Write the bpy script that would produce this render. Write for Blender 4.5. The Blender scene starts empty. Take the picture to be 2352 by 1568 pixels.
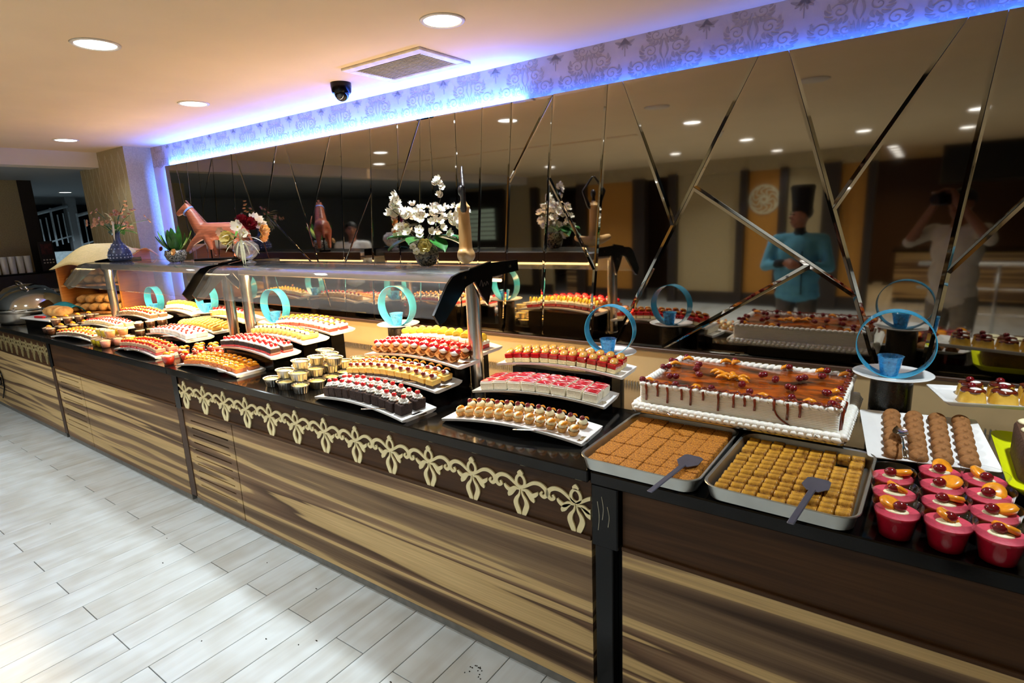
import bpy, bmesh, math, random
from mathutils import Matrix, Vector, Euler
random.seed(7)
PI = math.pi
SC = bpy.context.scene
COL = SC.collection

# ------------------------------------------------------------------ camera
cam_d = bpy.data.cameras.new('camera'); cam = bpy.data.objects.new('camera', cam_d); COL.objects.link(cam)
cam_d.sensor_width = 36.0; cam_d.lens = 1318.44 / 2352 * 36; cam_d.clip_start = 0.02; cam_d.clip_end = 100
YAW, PITCH, ROLL = map(math.radians, (35.929, 12.167, -2.495))
FWD = Vector((-math.sin(YAW)*math.cos(PITCH), math.cos(YAW)*math.cos(PITCH), -math.sin(PITCH)))
RT0 = Vector((math.cos(YAW), math.sin(YAW), 0)); UP0 = RT0.cross(FWD)
RT = RT0*math.cos(ROLL) + UP0*math.sin(ROLL); UPV = UP0*math.cos(ROLL) - RT0*math.sin(ROLL)
EYE = Vector((0, 0, 1.7))
cam.matrix_world = Matrix(((RT.x, UPV.x, -FWD.x, EYE.x), (RT.y, UPV.y, -FWD.y, EYE.y), (RT.z, UPV.z, -FWD.z, EYE.z), (0, 0, 0, 1)))
SC.camera = cam

# ------------------------------------------------------------------ world, exposure
wd = bpy.data.worlds.new('world'); SC.world = wd; wd.use_nodes = True
wd.node_tree.nodes['Background'].inputs[0].default_value = (0.35, 0.42, 0.5, 1)
wd.node_tree.nodes['Background'].inputs[1].default_value = 0.02
SC.view_settings.view_transform = 'Standard'; SC.view_settings.look = 'None'
SC.view_settings.exposure = 0.0; SC.view_settings.gamma = 1.0; SC.view_settings.use_curve_mapping = False
SC.cycles.max_bounces = 10; SC.cycles.glossy_bounces = 5; SC.cycles.transparent_max_bounces = 24; SC.cycles.transmission_bounces = 6
SC.cycles.sample_clamp_indirect = 4.0

def area(name, loc, dirv, sx, sy, power, col, spread=180):
    d = bpy.data.lights.new(name, 'AREA'); d.shape = 'RECTANGLE'; d.size = sx; d.size_y = sy; d.energy = power; d.color = col
    d.spread = math.radians(spread)
    o = bpy.data.objects.new(name, d); COL.objects.link(o); o.location = loc
    o.rotation_euler = Vector(dirv).to_track_quat('-Z', 'Y').to_euler(); return o
# blue LED strips hidden behind the upper and the side edge of the mirror
BLUE, BLUEW = (0.02, 0.12, 1.0), (0.035, 0.13, 1.0)
area('led_light', (-4.0, 2.828, 2.338), (0, 0.15, 1), 4.2, 0.03, 120, BLUEW)
area('led_light', (-0.65, 2.828, 2.338), (0, 0.15, 1), 2.5, 0.03, 5, BLUE)
area('led_light', (-6.12, 2.834, 1.7), (-.87, .5, 0), 0.012, 1.25, 45, BLUEW, 90)
WARM = (1.0, 0.66, 0.30); UPW = (1.0, 0.70, 0.46)
# warm lamps below the housings of the two sneeze guards
area('guard_lamp_light', (-2.72, 2.1, 1.398), (0, -0.2, -1), 1.75, 0.12, 74, WARM)
area('guard_lamp_light', (-4.9, 2.1, 1.398), (0, -0.2, -1), 1.7, 0.12, 80, WARM)

# added uplights, hidden in a slot behind the housings, to brighten the ceiling
area('added_up_light', (-2.70, 2.326, 1.43), (0, -.1, 1), 1.75, 0.022, 18, UPW)
area('added_up_light', (-4.87, 2.326, 1.43), (0, -.1, 1), 1.75, 0.022, 18, UPW)
# warm linear ceiling light left of the photographer
area('linear_light', (-5.0, -.62, 2.525), (0, 0, -1), 4.6, .05, 15, (1.0, .72, .42), 60)

# ------------------------------------------------------------------ helpers
def hexc(s):
    s = s.lstrip('#'); v = [int(s[i:i+2], 16)/255 for i in (0, 2, 4)]
    return tuple(((c/12.92) if c <= .04045 else ((c+.055)/1.055)**2.4) for c in v)
MATS = {}
def mat(name, col, rough=.5, metal=0., var=.12, scale=25., bump=0., trans=0., coat=0., emit=None, es=0., col2=None, sss=0., detail=3., stretch=None, ior=1.45, alpha=1.):
    if name in MATS: return MATS[name]
    m = bpy.data.materials.new(name); m.use_nodes = True; nt = m.node_tree; b = nt.nodes['Principled BSDF']
    col = hexc(col) if isinstance(col, str) else col
    c2 = hexc(col2) if isinstance(col2, str) else col2
    tc = nt.nodes.new('ShaderNodeTexCoord'); mp = nt.nodes.new('ShaderNodeMapping'); nz = nt.nodes.new('ShaderNodeTexNoise'); rp = nt.nodes.new('ShaderNodeValToRGB')
    nt.links.new(tc.outputs['Object'], mp.inputs[0]); nt.links.new(mp.outputs[0], nz.inputs[0]); nt.links.new(nz.outputs[0], rp.inputs[0]); nt.links.new(rp.outputs[0], b.inputs['Base Color'])
    if stretch: mp.inputs['Scale'].default_value = stretch
    nz.inputs['Scale'].default_value = scale; nz.inputs['Detail'].default_value = detail
    rp.color_ramp.elements[0].position = .35; rp.color_ramp.elements[1].position = .65
    rp.color_ramp.elements[0].color = (*[max(0, c*(1-var)) for c in col], 1)
    rp.color_ramp.elements[1].color = (*(c2 if c2 else [min(1, c*(1+var)) for c in col]), 1)
    b.inputs['Roughness'].default_value = rough; b.inputs['Metallic'].default_value = metal
    b.inputs['Transmission Weight'].default_value = trans; b.inputs['Coat Weight'].default_value = coat; b.inputs['IOR'].default_value = ior
    b.inputs['Alpha'].default_value = alpha
    if sss: b.inputs['Subsurface Weight'].default_value = sss; b.inputs['Subsurface Radius'].default_value = (.01, .006, .003)
    if emit: b.inputs['Emission Color'].default_value = (*emit, 1); b.inputs['Emission Strength'].default_value = es
    if bump:
        bp = nt.nodes.new('ShaderNodeBump'); bp.inputs['Strength'].default_value = bump; bp.inputs['Distance'].default_value = .004
        nt.links.new(nz.outputs[0], bp.inputs['Height']); nt.links.new(bp.outputs[0], b.inputs['Normal'])
    MATS[name] = m; return m
def clear_mat(name, tint, gloss=.12, rough=.03, tintamt=None, milk=0., milkcol=(.8, .85, .9)):
    """thin clear sheet: lets light straight through, with a fresnel sheen and a little haze"""
    if name in MATS: return MATS[name]
    m = bpy.data.materials.new(name); m.use_nodes = True; nt = m.node_tree; nt.nodes.clear()
    out = nt.nodes.new('ShaderNodeOutputMaterial'); tr = nt.nodes.new('ShaderNodeBsdfTransparent'); gl = nt.nodes.new('ShaderNodeBsdfGlossy'); mx = nt.nodes.new('ShaderNodeMixShader'); lw = nt.nodes.new('ShaderNodeLayerWeight'); lw.inputs[0].default_value = .5
    tr.inputs[0].default_value = (*tint, 1); gl.inputs['Roughness'].default_value = rough
    pw = nt.nodes.new('ShaderNodeMath'); pw.operation = 'POWER'; pw.inputs[1].default_value = 4.; nt.links.new(lw.outputs['Facing'], pw.inputs[0]); fr = nt.nodes.new('ShaderNodeMath'); fr.operation = 'MULTIPLY_ADD'; fr.inputs[1].default_value = .75; fr.inputs[2].default_value = gloss*.3; nt.links.new(pw.outputs[0], fr.inputs[0])
    nz = nt.nodes.new('ShaderNodeTexNoise'); nz.inputs['Scale'].default_value = 6; df = nt.nodes.new('ShaderNodeBsdfDiffuse'); df.inputs[0].default_value = (*milkcol, 1)
    mm = nt.nodes.new('ShaderNodeMath'); mm.operation = 'MULTIPLY'; mm.inputs[1].default_value = milk*2; nt.links.new(nz.outputs[0], mm.inputs[0])
    m2 = nt.nodes.new('ShaderNodeMixShader'); nt.links.new(mm.outputs[0], m2.inputs[0]); nt.links.new(tr.outputs[0], m2.inputs[1]); nt.links.new(df.outputs[0], m2.inputs[2])
    nt.links.new(fr.outputs[0], mx.inputs[0]); nt.links.new(m2.outputs[0], mx.inputs[1]); nt.links.new(gl.outputs[0], mx.inputs[2]); nt.links.new(mx.outputs[0], out.inputs[0])
    MATS[name] = m; return m

class MB:
    def __init__(s): s.v = []; s.f = []; s.mi = []; s.M = Matrix()
    def add(s, vs, fs, mi=0):
        n = len(s.v); s.v += [tuple(s.M @ Vector(p)) for p in vs]; s.f += [tuple(i+n for i in f) for f in fs]; s.mi += [mi]*len(fs); return s
    def at(s, loc=(0, 0, 0), rot=(0, 0, 0), sc=(1, 1, 1)):
        s.M = Matrix.LocRotScale(Vector(loc), Euler(rot), Vector(sc)); return s
    def box(s, x0, x1, y0, y1, z0, z1, mi=0):
        vs = [(x, y, z) for x in (x0, x1) for y in (y0, y1) for z in (z0, z1)]
        return s.add(vs, [(0, 1, 3, 2), (4, 6, 7, 5), (0, 4, 5, 1), (2, 3, 7, 6), (0, 2, 6, 4), (1, 5, 7, 3)], mi)
    def bbox(s, x0, x1, y0, y1, z0, z1, b=.004, seg=1, mi=0):
        bm = bmesh.new(); bmesh.ops.create_cube(bm, size=1)
        for v in bm.verts: v.co = Vector(((x0+x1)/2+v.co.x*(x1-x0), (y0+y1)/2+v.co.y*(y1-y0), (z0+z1)/2+v.co.z*(z1-z0)))
        bmesh.ops.bevel(bm, geom=bm.edges[:]+bm.verts[:], offset=b, segments=seg, affect='EDGES', profile=.5)
        bm.verts.index_update(); vs = [v.co.copy() for v in bm.verts]; fs = [[v.index for v in f.verts] for f in bm.faces]; bm.free(); return s.add(vs, fs, mi)
    def lathe(s, prof, n=20, c=(0, 0, 0), lobes=0, amp=0, twist=0, close=True, sy=1., mi=0):
        vs = []; fs = []
        for i, (r, z) in enumerate(prof):
            for k in range(n):
                a = 2*PI*k/n + twist*i; q = r*(1+amp*math.cos(lobes*2*PI*k/n)) if lobes else r
                vs.append((c[0]+q*math.cos(a), c[1]+sy*q*math.sin(a), c[2]+z))
        for i in range(len(prof)-1):
            for k in range(n): fs.append((i*n+k, i*n+(k+1) % n, (i+1)*n+(k+1) % n, (i+1)*n+k))
        if close: fs.append(tuple(range(n-1, -1, -1))); fs.append(tuple((len(prof)-1)*n+k for k in range(n)))
        return s.add(vs, fs, mi)
    def tube(s, pts, r, n=8, mi=0, flat=1., cap=True):
        pts = [Vector(p) for p in pts]; rs = r if isinstance(r, (list, tuple)) else [r]*len(pts); vs = []; fs = []; up = Vector((0, 0, 1))
        d0 = (pts[1]-pts[0]).normalized(); side = d0.cross(up)
        if side.length < .1: side = d0.cross(Vector((0, 1, 0)))
        side.normalize()
        for i, p in enumerate(pts):
            d = (pts[min(i+1, len(pts)-1)]-pts[max(i-1, 0)]).normalized(); side = (side - d*side.dot(d))
            side = side.normalized() if side.length > 1e-6 else d.orthogonal().normalized(); nn = d.cross(side)
            for k in range(n):
                a = 2*PI*k/n; vs.append(p + side*math.cos(a)*rs[i] + nn*math.sin(a)*rs[i]*flat)
        for i in range(len(pts)-1):
            for k in range(n): fs.append((i*n+k, i*n+(k+1) % n, (i+1)*n+(k+1) % n, (i+1)*n+k))
        if cap: fs.append(tuple(range(n-1, -1, -1))); fs.append(tuple((len(pts)-1)*n+k for k in range(n)))
        return s.add(vs, fs, mi)
    def ell(s, c, r, nu=12, nv=8, mi=0):
        r = (r, r, r) if isinstance(r, (int, float)) else r
        vs = [(c[0], c[1], c[2]-r[2])]; fs = []
        for i in range(1, nv):
            t = PI*i/nv
            for k in range(nu): a = 2*PI*k/nu; vs.append((c[0]+r[0]*math.sin(t)*math.cos(a), c[1]+r[1]*math.sin(t)*math.sin(a), c[2]-r[2]*math.cos(t)))
        vs.append((c[0], c[1], c[2]+r[2])); L = len(vs)-1
        for k in range(nu): fs.append((0, 1+(k+1) % nu, 1+k)); fs.append((L, L-nu+k, L-nu+(k+1) % nu))
        for i in range(nv-2):
            for k in range(nu): a = 1+i*nu; fs.append((a+k, a+(k+1) % nu, a+nu+(k+1) % nu, a+nu+k))
        return s.add(vs, fs, mi)
    def grid(s, fn, nu, nv, mi=0):
        vs = [fn(i/nu, j/nv) for i in range(nu+1) for j in range(nv+1)]
        fs = [(i*(nv+1)+j, (i+1)*(nv+1)+j, (i+1)*(nv+1)+j+1, i*(nv+1)+j+1) for i in range(nu) for j in range(nv)]
        return s.add(vs, fs, mi)
    def prism(s, poly, h, mp=lambda a, b, c: (a, b, c), mi=0):
        n = len(poly); vs = [mp(a, b, 0) for a, b in poly] + [mp(a, b, h) for a, b in poly]
        return s.add(vs, [tuple(range(n-1, -1, -1)), tuple(range(n, 2*n))] + [(k, (k+1) % n, n+(k+1) % n, n+k) for k in range(n)], mi)
    def ribbon(s, pts, ws, h, mp, mi=0):
        """flat stroke: 2D centre line, half widths, extruded by h through mp(a,b,c)"""
        n = len(pts); L = []; R = []
        for i, (x, y) in enumerate(pts):
            x0, y0 = pts[max(i-1, 0)]; x1, y1 = pts[min(i+1, n-1)]; dx, dy = x1-x0, y1-y0; l = math.hypot(dx, dy) or 1; w = ws(i/(n-1)) if callable(ws) else ws
            L.append((x-dy/l*w, y+dx/l*w)); R.append((x+dy/l*w, y-dx/l*w))
        vs = [mp(*p, 0) for p in L] + [mp(*p, 0) for p in R] + [mp(*p, h) for p in L] + [mp(*p, h) for p in R]; fs = []
        for i in range(n-1): fs += [(i, i+1, n+i+1, n+i), (2*n+i, 3*n+i, 3*n+i+1, 2*n+i+1), (i, 2*n+i, 2*n+i+1, i+1), (n+i, n+i+1, 3*n+i+1, 3*n+i)]
        fs += [(0, n, 3*n, 2*n), (n-1, 3*n-1, 4*n-1, 2*n-1)]
        return s.add(vs, fs, mi)
    def mesh(s, name, m, smooth=False):
        me = bpy.data.meshes.new(name); me.from_pydata(s.v, [], s.f)
        for x in (m if isinstance(m, (list, tuple)) else [m]): me.materials.append(x)
        me.polygons.foreach_set('material_index', s.mi)
        if smooth: me.polygons.foreach_set('use_smooth', [True]*len(me.polygons))
        bm = bmesh.new(); bm.from_mesh(me); bmesh.ops.recalc_face_normals(bm, faces=bm.faces[:]); bm.to_mesh(me); bm.free(); me.update()
        if smooth == 'auto': me.set_sharp_from_angle(angle=math.radians(38))
        return me
def ob(name, me, parent=None, loc=(0, 0, 0), rot=(0, 0, 0), sc=(1, 1, 1)):
    o = bpy.data.objects.new(name, me); COL.objects.link(o); o.parent = parent; o.location = loc; o.rotation_euler = rot; o.scale = sc; return o
def tag(o, label=None, cat=None, group=None, kind=None):
    if label: o['label'] = label
    if cat: o['category'] = cat
    if group: o['group'] = group
    if kind: o['kind'] = kind
    return o
def thing(name, label, cat, loc=(0, 0, 0), rz=0., group=None): return tag(ob(name, None, None, loc, (0, 0, rz)), label, cat, group)
ORD = 'first second third fourth fifth sixth seventh eighth ninth tenth eleventh twelfth thirteenth fourteenth fifteenth sixteenth seventeenth eighteenth nineteenth twentieth'.split()
def bez(pts, n=12):
    """smooth 2D/3D curve through points (Catmull-Rom)"""
    P = [Vector(p) for p in pts]; out = []
    for i in range(len(P)-1):
        a, b, c, d = P[max(i-1, 0)], P[i], P[i+1], P[min(i+2, len(P)-1)]
        for k in range(n):
            t = k/n; out.append(.5*((2*b)+(c-a)*t+(2*a-5*b+4*c-d)*t*t+(3*b-a-3*c+d)*t**3))
    out.append(P[-1]); return [tuple(p) for p in out]
def place(proto, name, label, cat, group, loc, rot=(0, 0, 0), sc=(1, 1, 1)):
    """a thing from a list of parts (part name, mesh, offset, rotation); the parts share mesh data"""
    t = tag(ob(name, None, None, loc, rot, sc), label, cat, group)
    for p in proto: ob(p[0], p[1], t, p[2] if len(p) > 2 else (0, 0, 0), p[3] if len(p) > 3 else (0, 0, 0), p[4] if len(p) > 4 else (1, 1, 1))
    return t
# ------------------------------------------------------------------ materials of the room
def stripe_mat(name, stops, zs=4.8, xs=.14, rough=.55, seed=0., coat=.0):
    m = bpy.data.materials.new(name); m.use_nodes = True; nt = m.node_tree; b = nt.nodes['Principled BSDF']
    tc = nt.nodes.new('ShaderNodeTexCoord'); mp = nt.nodes.new('ShaderNodeMapping'); nz = nt.nodes.new('ShaderNodeTexNoise'); rp = nt.nodes.new('ShaderNodeValToRGB')
    mp.inputs['Scale'].default_value = (xs, 1., zs); mp.inputs['Location'].default_value = (seed, 3.1, seed*.7); mp.inputs['Rotation'].default_value = (0, math.radians(2), 0)
    nz.inputs['Scale'].default_value = 1.6; nz.inputs['Detail'].default_value = 3.; nz.inputs['Roughness'].default_value = .45; nz.inputs['Distortion'].default_value = .28
    cr = rp.color_ramp
    while len(cr.elements) < len(stops): cr.elements.new(.5)
    for e, (p, c) in zip(cr.elements, stops): e.position = p; e.color = (*hexc(c), 1)
    mp2 = nt.nodes.new('ShaderNodeMapping'); mp2.inputs['Scale'].default_value = (2.2, 2, 150); g = nt.nodes.new('ShaderNodeTexNoise'); g.inputs['Scale'].default_value = 1.; g.inputs['Detail'].default_value = 4
    mx = nt.nodes.new('ShaderNodeMix'); mx.data_type = 'RGBA'; mx.blend_type = 'MULTIPLY'; r2 = nt.nodes.new('ShaderNodeValToRGB')
    r2.color_ramp.elements[0].position = .3; r2.color_ramp.elements[0].color = (.55, .5, .45, 1); r2.color_ramp.elements[1].position = .62; r2.color_ramp.elements[1].color = (1, 1, 1, 1)
    nt.links.new(tc.outputs['Object'], mp.inputs[0]); nt.links.new(mp.outputs[0], nz.inputs[0]); nt.links.new(nz.outputs[0], rp.inputs[0])
    nt.links.new(tc.outputs['Object'], mp2.inputs[0]); nt.links.new(mp2.outputs[0], g.inputs[0]); nt.links.new(g.outputs[0], r2.inputs[0])
    mx.inputs[0].default_value = .55; nt.links.new(rp.outputs[0], mx.inputs[6]); nt.links.new(r2.outputs[0], mx.inputs[7]); nt.links.new(mx.outputs[2], b.inputs['Base Color'])
    b.inputs['Roughness'].default_value = rough; b.inputs['Coat Weight'].default_value = coat; b.inputs['Specular IOR Level'].default_value = .22; MATS[name] = m; return m
ZEB = [(.30, '#463324'), (.36, '#776049'), (.41, '#927859'), (.425, '#d0b17b'), (.50, '#dabb83'), (.515, '#9a7d5e'), (.56, '#7c6048'), (.60, '#5a4330'), (.615, '#cdae78'), (.70, '#dcbd86')]
m_zebra = stripe_mat('striped_wood', ZEB)
m_walnut = stripe_mat('walnut_band', [(.3, '#331f10'), (.5, '#52361d'), (.7, '#3f2814')], zs=14, xs=.8)
def plank_mat():
    m = bpy.data.materials.new('pale_plank_tile'); m.use_nodes = True; nt = m.node_tree; b = nt.nodes['Principled BSDF']
    tc = nt.nodes.new('ShaderNodeTexCoord'); oi = nt.nodes.new('ShaderNodeObjectInfo'); va = nt.nodes.new('ShaderNodeVectorMath'); va.operation = 'ADD'; sc = nt.nodes.new('ShaderNodeVectorMath'); sc.operation = 'SCALE'; sc.inputs[3].default_value = 40.
    cb = nt.nodes.new('ShaderNodeCombineXYZ'); nt.links.new(oi.outputs['Random'], cb.inputs[0]); nt.links.new(oi.outputs['Random'], cb.inputs[1]); nt.links.new(cb.outputs[0], sc.inputs[0])
    nt.links.new(tc.outputs['Object'], va.inputs[0]); nt.links.new(sc.outputs[0], va.inputs[1])
    mp = nt.nodes.new('ShaderNodeMapping'); mp.inputs['Scale'].default_value = (22, 1.3, 1); nz = nt.nodes.new('ShaderNodeTexNoise'); nz.inputs['Scale'].default_value = 1.; nz.inputs['Detail'].default_value = 5; rp = nt.nodes.new('ShaderNodeValToRGB')
    rp.color_ramp.elements[0].position = .32; rp.color_ramp.elements[0].color = (*hexc('#bcbebc'), 1); rp.color_ramp.elements[1].position = .6; rp.color_ramp.elements[1].color = (*hexc('#c8cdcd'), 1)
    n2 = nt.nodes.new('ShaderNodeTexNoise'); n2.inputs['Scale'].default_value = 4.5; r2 = nt.nodes.new('ShaderNodeValToRGB'); r2.color_ramp.elements[0].color = (*hexc('#ece8e2'), 1); r2.color_ramp.elements[0].position = .35; r2.color_ramp.elements[1].color = (1, 1, 1, 1); r2.color_ramp.elements[1].position = .6
    mx = nt.nodes.new('ShaderNodeMix'); mx.data_type = 'RGBA'; mx.blend_type = 'MULTIPLY'; mx.inputs[0].default_value = 1
    nt.links.new(va.outputs[0], mp.inputs[0]); nt.links.new(mp.outputs[0], nz.inputs[0]); nt.links.new(nz.outputs[0], rp.inputs[0]); nt.links.new(va.outputs[0], n2.inputs[0]); nt.links.new(n2.outputs[0], r2.inputs[0])
    nt.links.new(rp.outputs[0], mx.inputs[6]); nt.links.new(r2.outputs[0], mx.inputs[7]); nt.links.new(mx.outputs[2], b.inputs['Base Color']); b.inputs['Roughness'].default_value = .36; MATS['plank'] = m; return m
m_plank = plank_mat()
m_grout = mat('dark_grout', '#3a3733', .9)
m_ceil = mat('warm_tinted_ceiling', '#dfc49c', .8, var=.02, scale=3)  # the tint of the warm light is put into the ceiling colour
m_sof = mat('soffit_paint', '#cfc3b4', .8, var=.02, scale=3)
m_lowceil = mat('grey_ceiling_paint', '#8f9598', .85, var=.03)
m_paper = mat('damask_paper', '#c2ada0', .75, var=.08, scale=5)
m_paperd = mat('damask_print', '#a5917f', .7, var=.08, scale=30)
m_beige = mat('beige_textured_wall', '#a8966f', .8, var=.12, scale=90, bump=.3)
m_splash = mat('beige_backsplash', '#b59a6e', .45, var=.04, scale=8)
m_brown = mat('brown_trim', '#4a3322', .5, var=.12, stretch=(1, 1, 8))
m_dark = mat('dark_brown_trim', '#241a13', .5, var=.15)
m_orange = mat('orange_wall', '#b07a2e', .75, var=.06, scale=40)
m_steel = mat('brushed_steel', '#b9b6b0', .25, metal=1., var=.05, stretch=(1, 1, 30))
m_chrome = mat('polished_chrome', '#d7d5d0', .08, metal=1., var=.02)
m_black = mat('black_lacquer', '#050505', .2, var=.2, ior=1.3)
m_granite = mat('black_granite', '#040404', .10, var=.5, scale=350, col2='#0f0e0d', ior=1.3)
m_white = mat('white_porcelain', '#eceae6', .18, var=.02, coat=.4)
def mirror_mat():
    m = mat('smoked_mirror', '#a8a095', .035, metal=1., var=.03, scale=2); return m
m_mirror = mirror_mat()
m_bevel = mat('mirror_bevel', '#a8a298', .03, metal=1., var=.03, scale=2)

def struct(name, mb, m, smooth=False, label=None):
    o = ob(name, mb.mesh(name, m, smooth)); o['kind'] = 'structure'
    if label: o['label'] = label
    return o
CEIL = 2.54; WY = 2.80
# ------------------------------------------------------------------ floor of plank tiles
fl = struct('floor', MB().box(-14, 4.2, -9.2, 6.2, -.06, -.006), m_grout, label='pale wood-look plank tile floor with dark joints')
PW, PL = .1715, 1.04
pl_me = MB().bbox(-PW/2+.0016, PW/2-.0016, -PL/2+.0016, PL/2-.0016, -.012, 0, b=.0012).mesh('plank', m_plank)
rest = MB(); cnt = 0
for k in range(-36, 72):
    x = -1.715 + PW/2 - k*PW
    if not -13.9 < x < 4.1: continue
    odd = k % 2; y0 = (1.245 if odd else .725) - PL/2
    for j in range(-9, 6):
        y = y0 + j*PL
        if y < -9 or y > 5.8 or (x > -7.2 and y > 2.9): continue
        if -8.3 < x < .5 and -1.7 < y < 2.2 and cnt < 298: ob('plank', pl_me, fl, (x, y, 0)); cnt += 1
        else: rest.at((x, y, 0)).box(-PW/2+.0016, PW/2-.0016, -PL/2+.0016, PL/2-.0016, -.012, 0)
rest.at(); rp_ = ob('far_planks', rest.mesh('far_planks', m_plank), fl); rp_['kind'] = 'stuff'

# ------------------------------------------------------------------ ceilings
struct('ceiling', MB().box(-7.15, 4.2, -9.2, 2.95, CEIL, CEIL+.08), m_ceil, label='smooth ceiling over the buffet, coloured for the warm light on it')
struct('ceiling_soffit', MB().box(-7.35, -7.1, -9.2, 2.6, 2.39, CEIL+.05), m_sof, label='dropped cream beam beside the striped pillar')
struct('ceiling_low', MB().box(-14, -7.3, -9.2, 6.2, 2.40, 2.47), m_lowceil, label='lower grey ceiling over the dim side room')
# ------------------------------------------------------------------ walls
wb = struct('wall_back', MB().box(-6.5, 4.2, 2.85, 2.95, 0, CEIL), m_paper, label='wall behind the buffet with damask paper above the mirrors')
struct('wall_back_splash', MB().box(-6.46, 4.2, WY+.012, 2.85, .78, .985), m_splash, label='beige backsplash below the mirrors')
struct('trim_1', MB().bbox(-6.46, 4.2, WY-.008, 2.85, .985, 1.003, b=.003), m_brown, label='thin brown ledge under the mirrors')
pil = MB().box(-7.62, -6.46, 2.60, 3.2, 0, CEIL); struct('wall_pillar', pil, m_beige, label='beige textured pillar left of the mirrors')
# pale trellis lines on the pillar front
tr = MB()
for i in range(7):
    xa = -7.55 + i*.16
    for s in (-1, 1): tr.ribbon(bez([(xa, 2.5), (xa+s*.06, 2.25), (xa, 2.0), (xa+s*.06, 1.75), (xa, 1.5)], 6), .006, .0015, lambda a, b, c: (a, 2.6-c, b))
ob('trellis_print', tr.mesh('trellis_print', mat('pale_trellis', '#b5a988', .7)), bpy.data.objects['wall_pillar'])
# damask print on the frieze
def damask():
    g = MB(); mp = lambda a, b, c: (a, -c, b); W = lambda w: (lambda u: .0008+w*math.sin(PI*u)**.8)
    def spiral(cx, cz, r, turns, s, a0=0): return [(cx+s*r*(1-.9*t)*math.cos(a0+t*turns*2*PI), cz+r*(1-.9*t)*math.sin(a0+t*turns*2*PI)) for t in [i/22 for i in range(23)]]
    for s in (-1, 1):
        for (cx, cz, r, a0) in ((.028, .168, .024, PI), (.052, .108, .026, .6), (.098, .052, .026, .2), (.034, .044, .02, 2.4)):
            g.ribbon(spiral(s*cx, cz, r, 1.35, s, a0), .0018, .0006, mp)
            for q in range(6):   # leaf fringe around each scroll
                a = -2.3+q*.52; g.ribbon(bez([(s*(cx+r*.9*math.cos(a)), cz+r*.9*math.sin(a)), (s*(cx+r*1.35*math.cos(a+.15)), cz+r*1.35*math.sin(a+.15)), (s*(cx+r*1.7*math.cos(a+.5)), cz+r*1.7*math.sin(a+.5))], 5), W(.0042), .0006, mp)
        g.ribbon(bez([(0, .0), (s*.03, .010), (s*.06, .022), (s*.10, .012), (s*.14, .04)], 5), W(.004), .0006, mp); g.ribbon(bez([(s*.004, .07), (s*.014, .10), (s*.008, .13), (0, .15)], 5), W(.003), .0006, mp)
    for q in range(5): g.ribbon(bez([(0, .005), ((q-2)*.010, .035), ((q-2)*.013, .07)], 5), W(.0035), .0006, mp)
    return g.mesh('damask_motif', m_paperd)
def sprig():
    g = MB(); mp = lambda a, b, c: (a, -c, b)
    for a in (-70, -40, -15, 15, 40, 70):
        r = math.radians(a); g.ribbon(bez([(0, .2), (.02*math.sin(r), .18), (.055*math.sin(r), .2-.06*math.cos(r)+.01)], 5), lambda u: .002+.005*math.sin(PI*u), .0008, mp)
    g.ribbon([(0, .2), (0, .12)], .002, .0008, mp); return g.mesh('damask_sprig', m_paperd)
dm, sp = damask(), sprig()
for i in range(20):
    x = -6.3 + i*.40
    ob('damask_motif', dm, wb, (x, 2.8495, 2.332), sc=(1.3, 1, 1.12)); ob('damask_sprig', sp, wb, (x+.2, 2.8495, 2.335))

# ------------------------------------------------------------------ mirror panels on the wall
def split(poly, p, q):
    d = (q[0]-p[0], q[1]-p[1]); side = [d[0]*(v[1]-p[1])-d[1]*(v[0]-p[0]) for v in poly]; A = []; B = []; n = len(poly)
    for i in range(n):
        a, b, sa, sb = poly[i], poly[(i+1) % n], side[i], side[(i+1) % n]
        (A if sa >= 0 else B).append(a)
        if sa*sb < 0: t = sa/(sa-sb); m = (a[0]+t*(b[0]-a[0]), a[1]+t*(b[1]-a[1])); A.append(m); B.append(m)
    return A, B
def inside(poly, p):
    s = 0
    for i in range(len(poly)):
        a, b = poly[i], poly[(i+1) % len(poly)]; c = (b[0]-a[0])*(p[1]-a[1])-(b[1]-a[1])*(p[0]-a[0])
        if s == 0: s = 1 if c > 0 else -1
        elif c*s < 0: return False
    return True
def inset(poly, d):
    n = len(poly); ar = sum(poly[i][0]*poly[(i+1) % n][1]-poly[(i+1) % n][0]*poly[i][1] for i in range(n)); s = 1 if ar > 0 else -1; out = []
    for i in range(n):
        p0, p1, p2 = poly[i-1], poly[i], poly[(i+1) % n]
        def nrm(a, b): l = math.hypot(b[0]-a[0], b[1]-a[1]) or 1; return (-(b[1]-a[1])/l*s, (b[0]-a[0])/l*s)
        n1, n2 = nrm(p0, p1), nrm(p1, p2); bx, by = n1[0]+n2[0], n1[1]+n2[1]; k = 1+n1[0]*n2[0]+n1[1]*n2[1]; k = max(k, .25)
        out.append((p1[0]+bx/k*d, p1[1]+by/k*d))
    return out
ZM0, ZM1 = 1.006, 2.333
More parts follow.
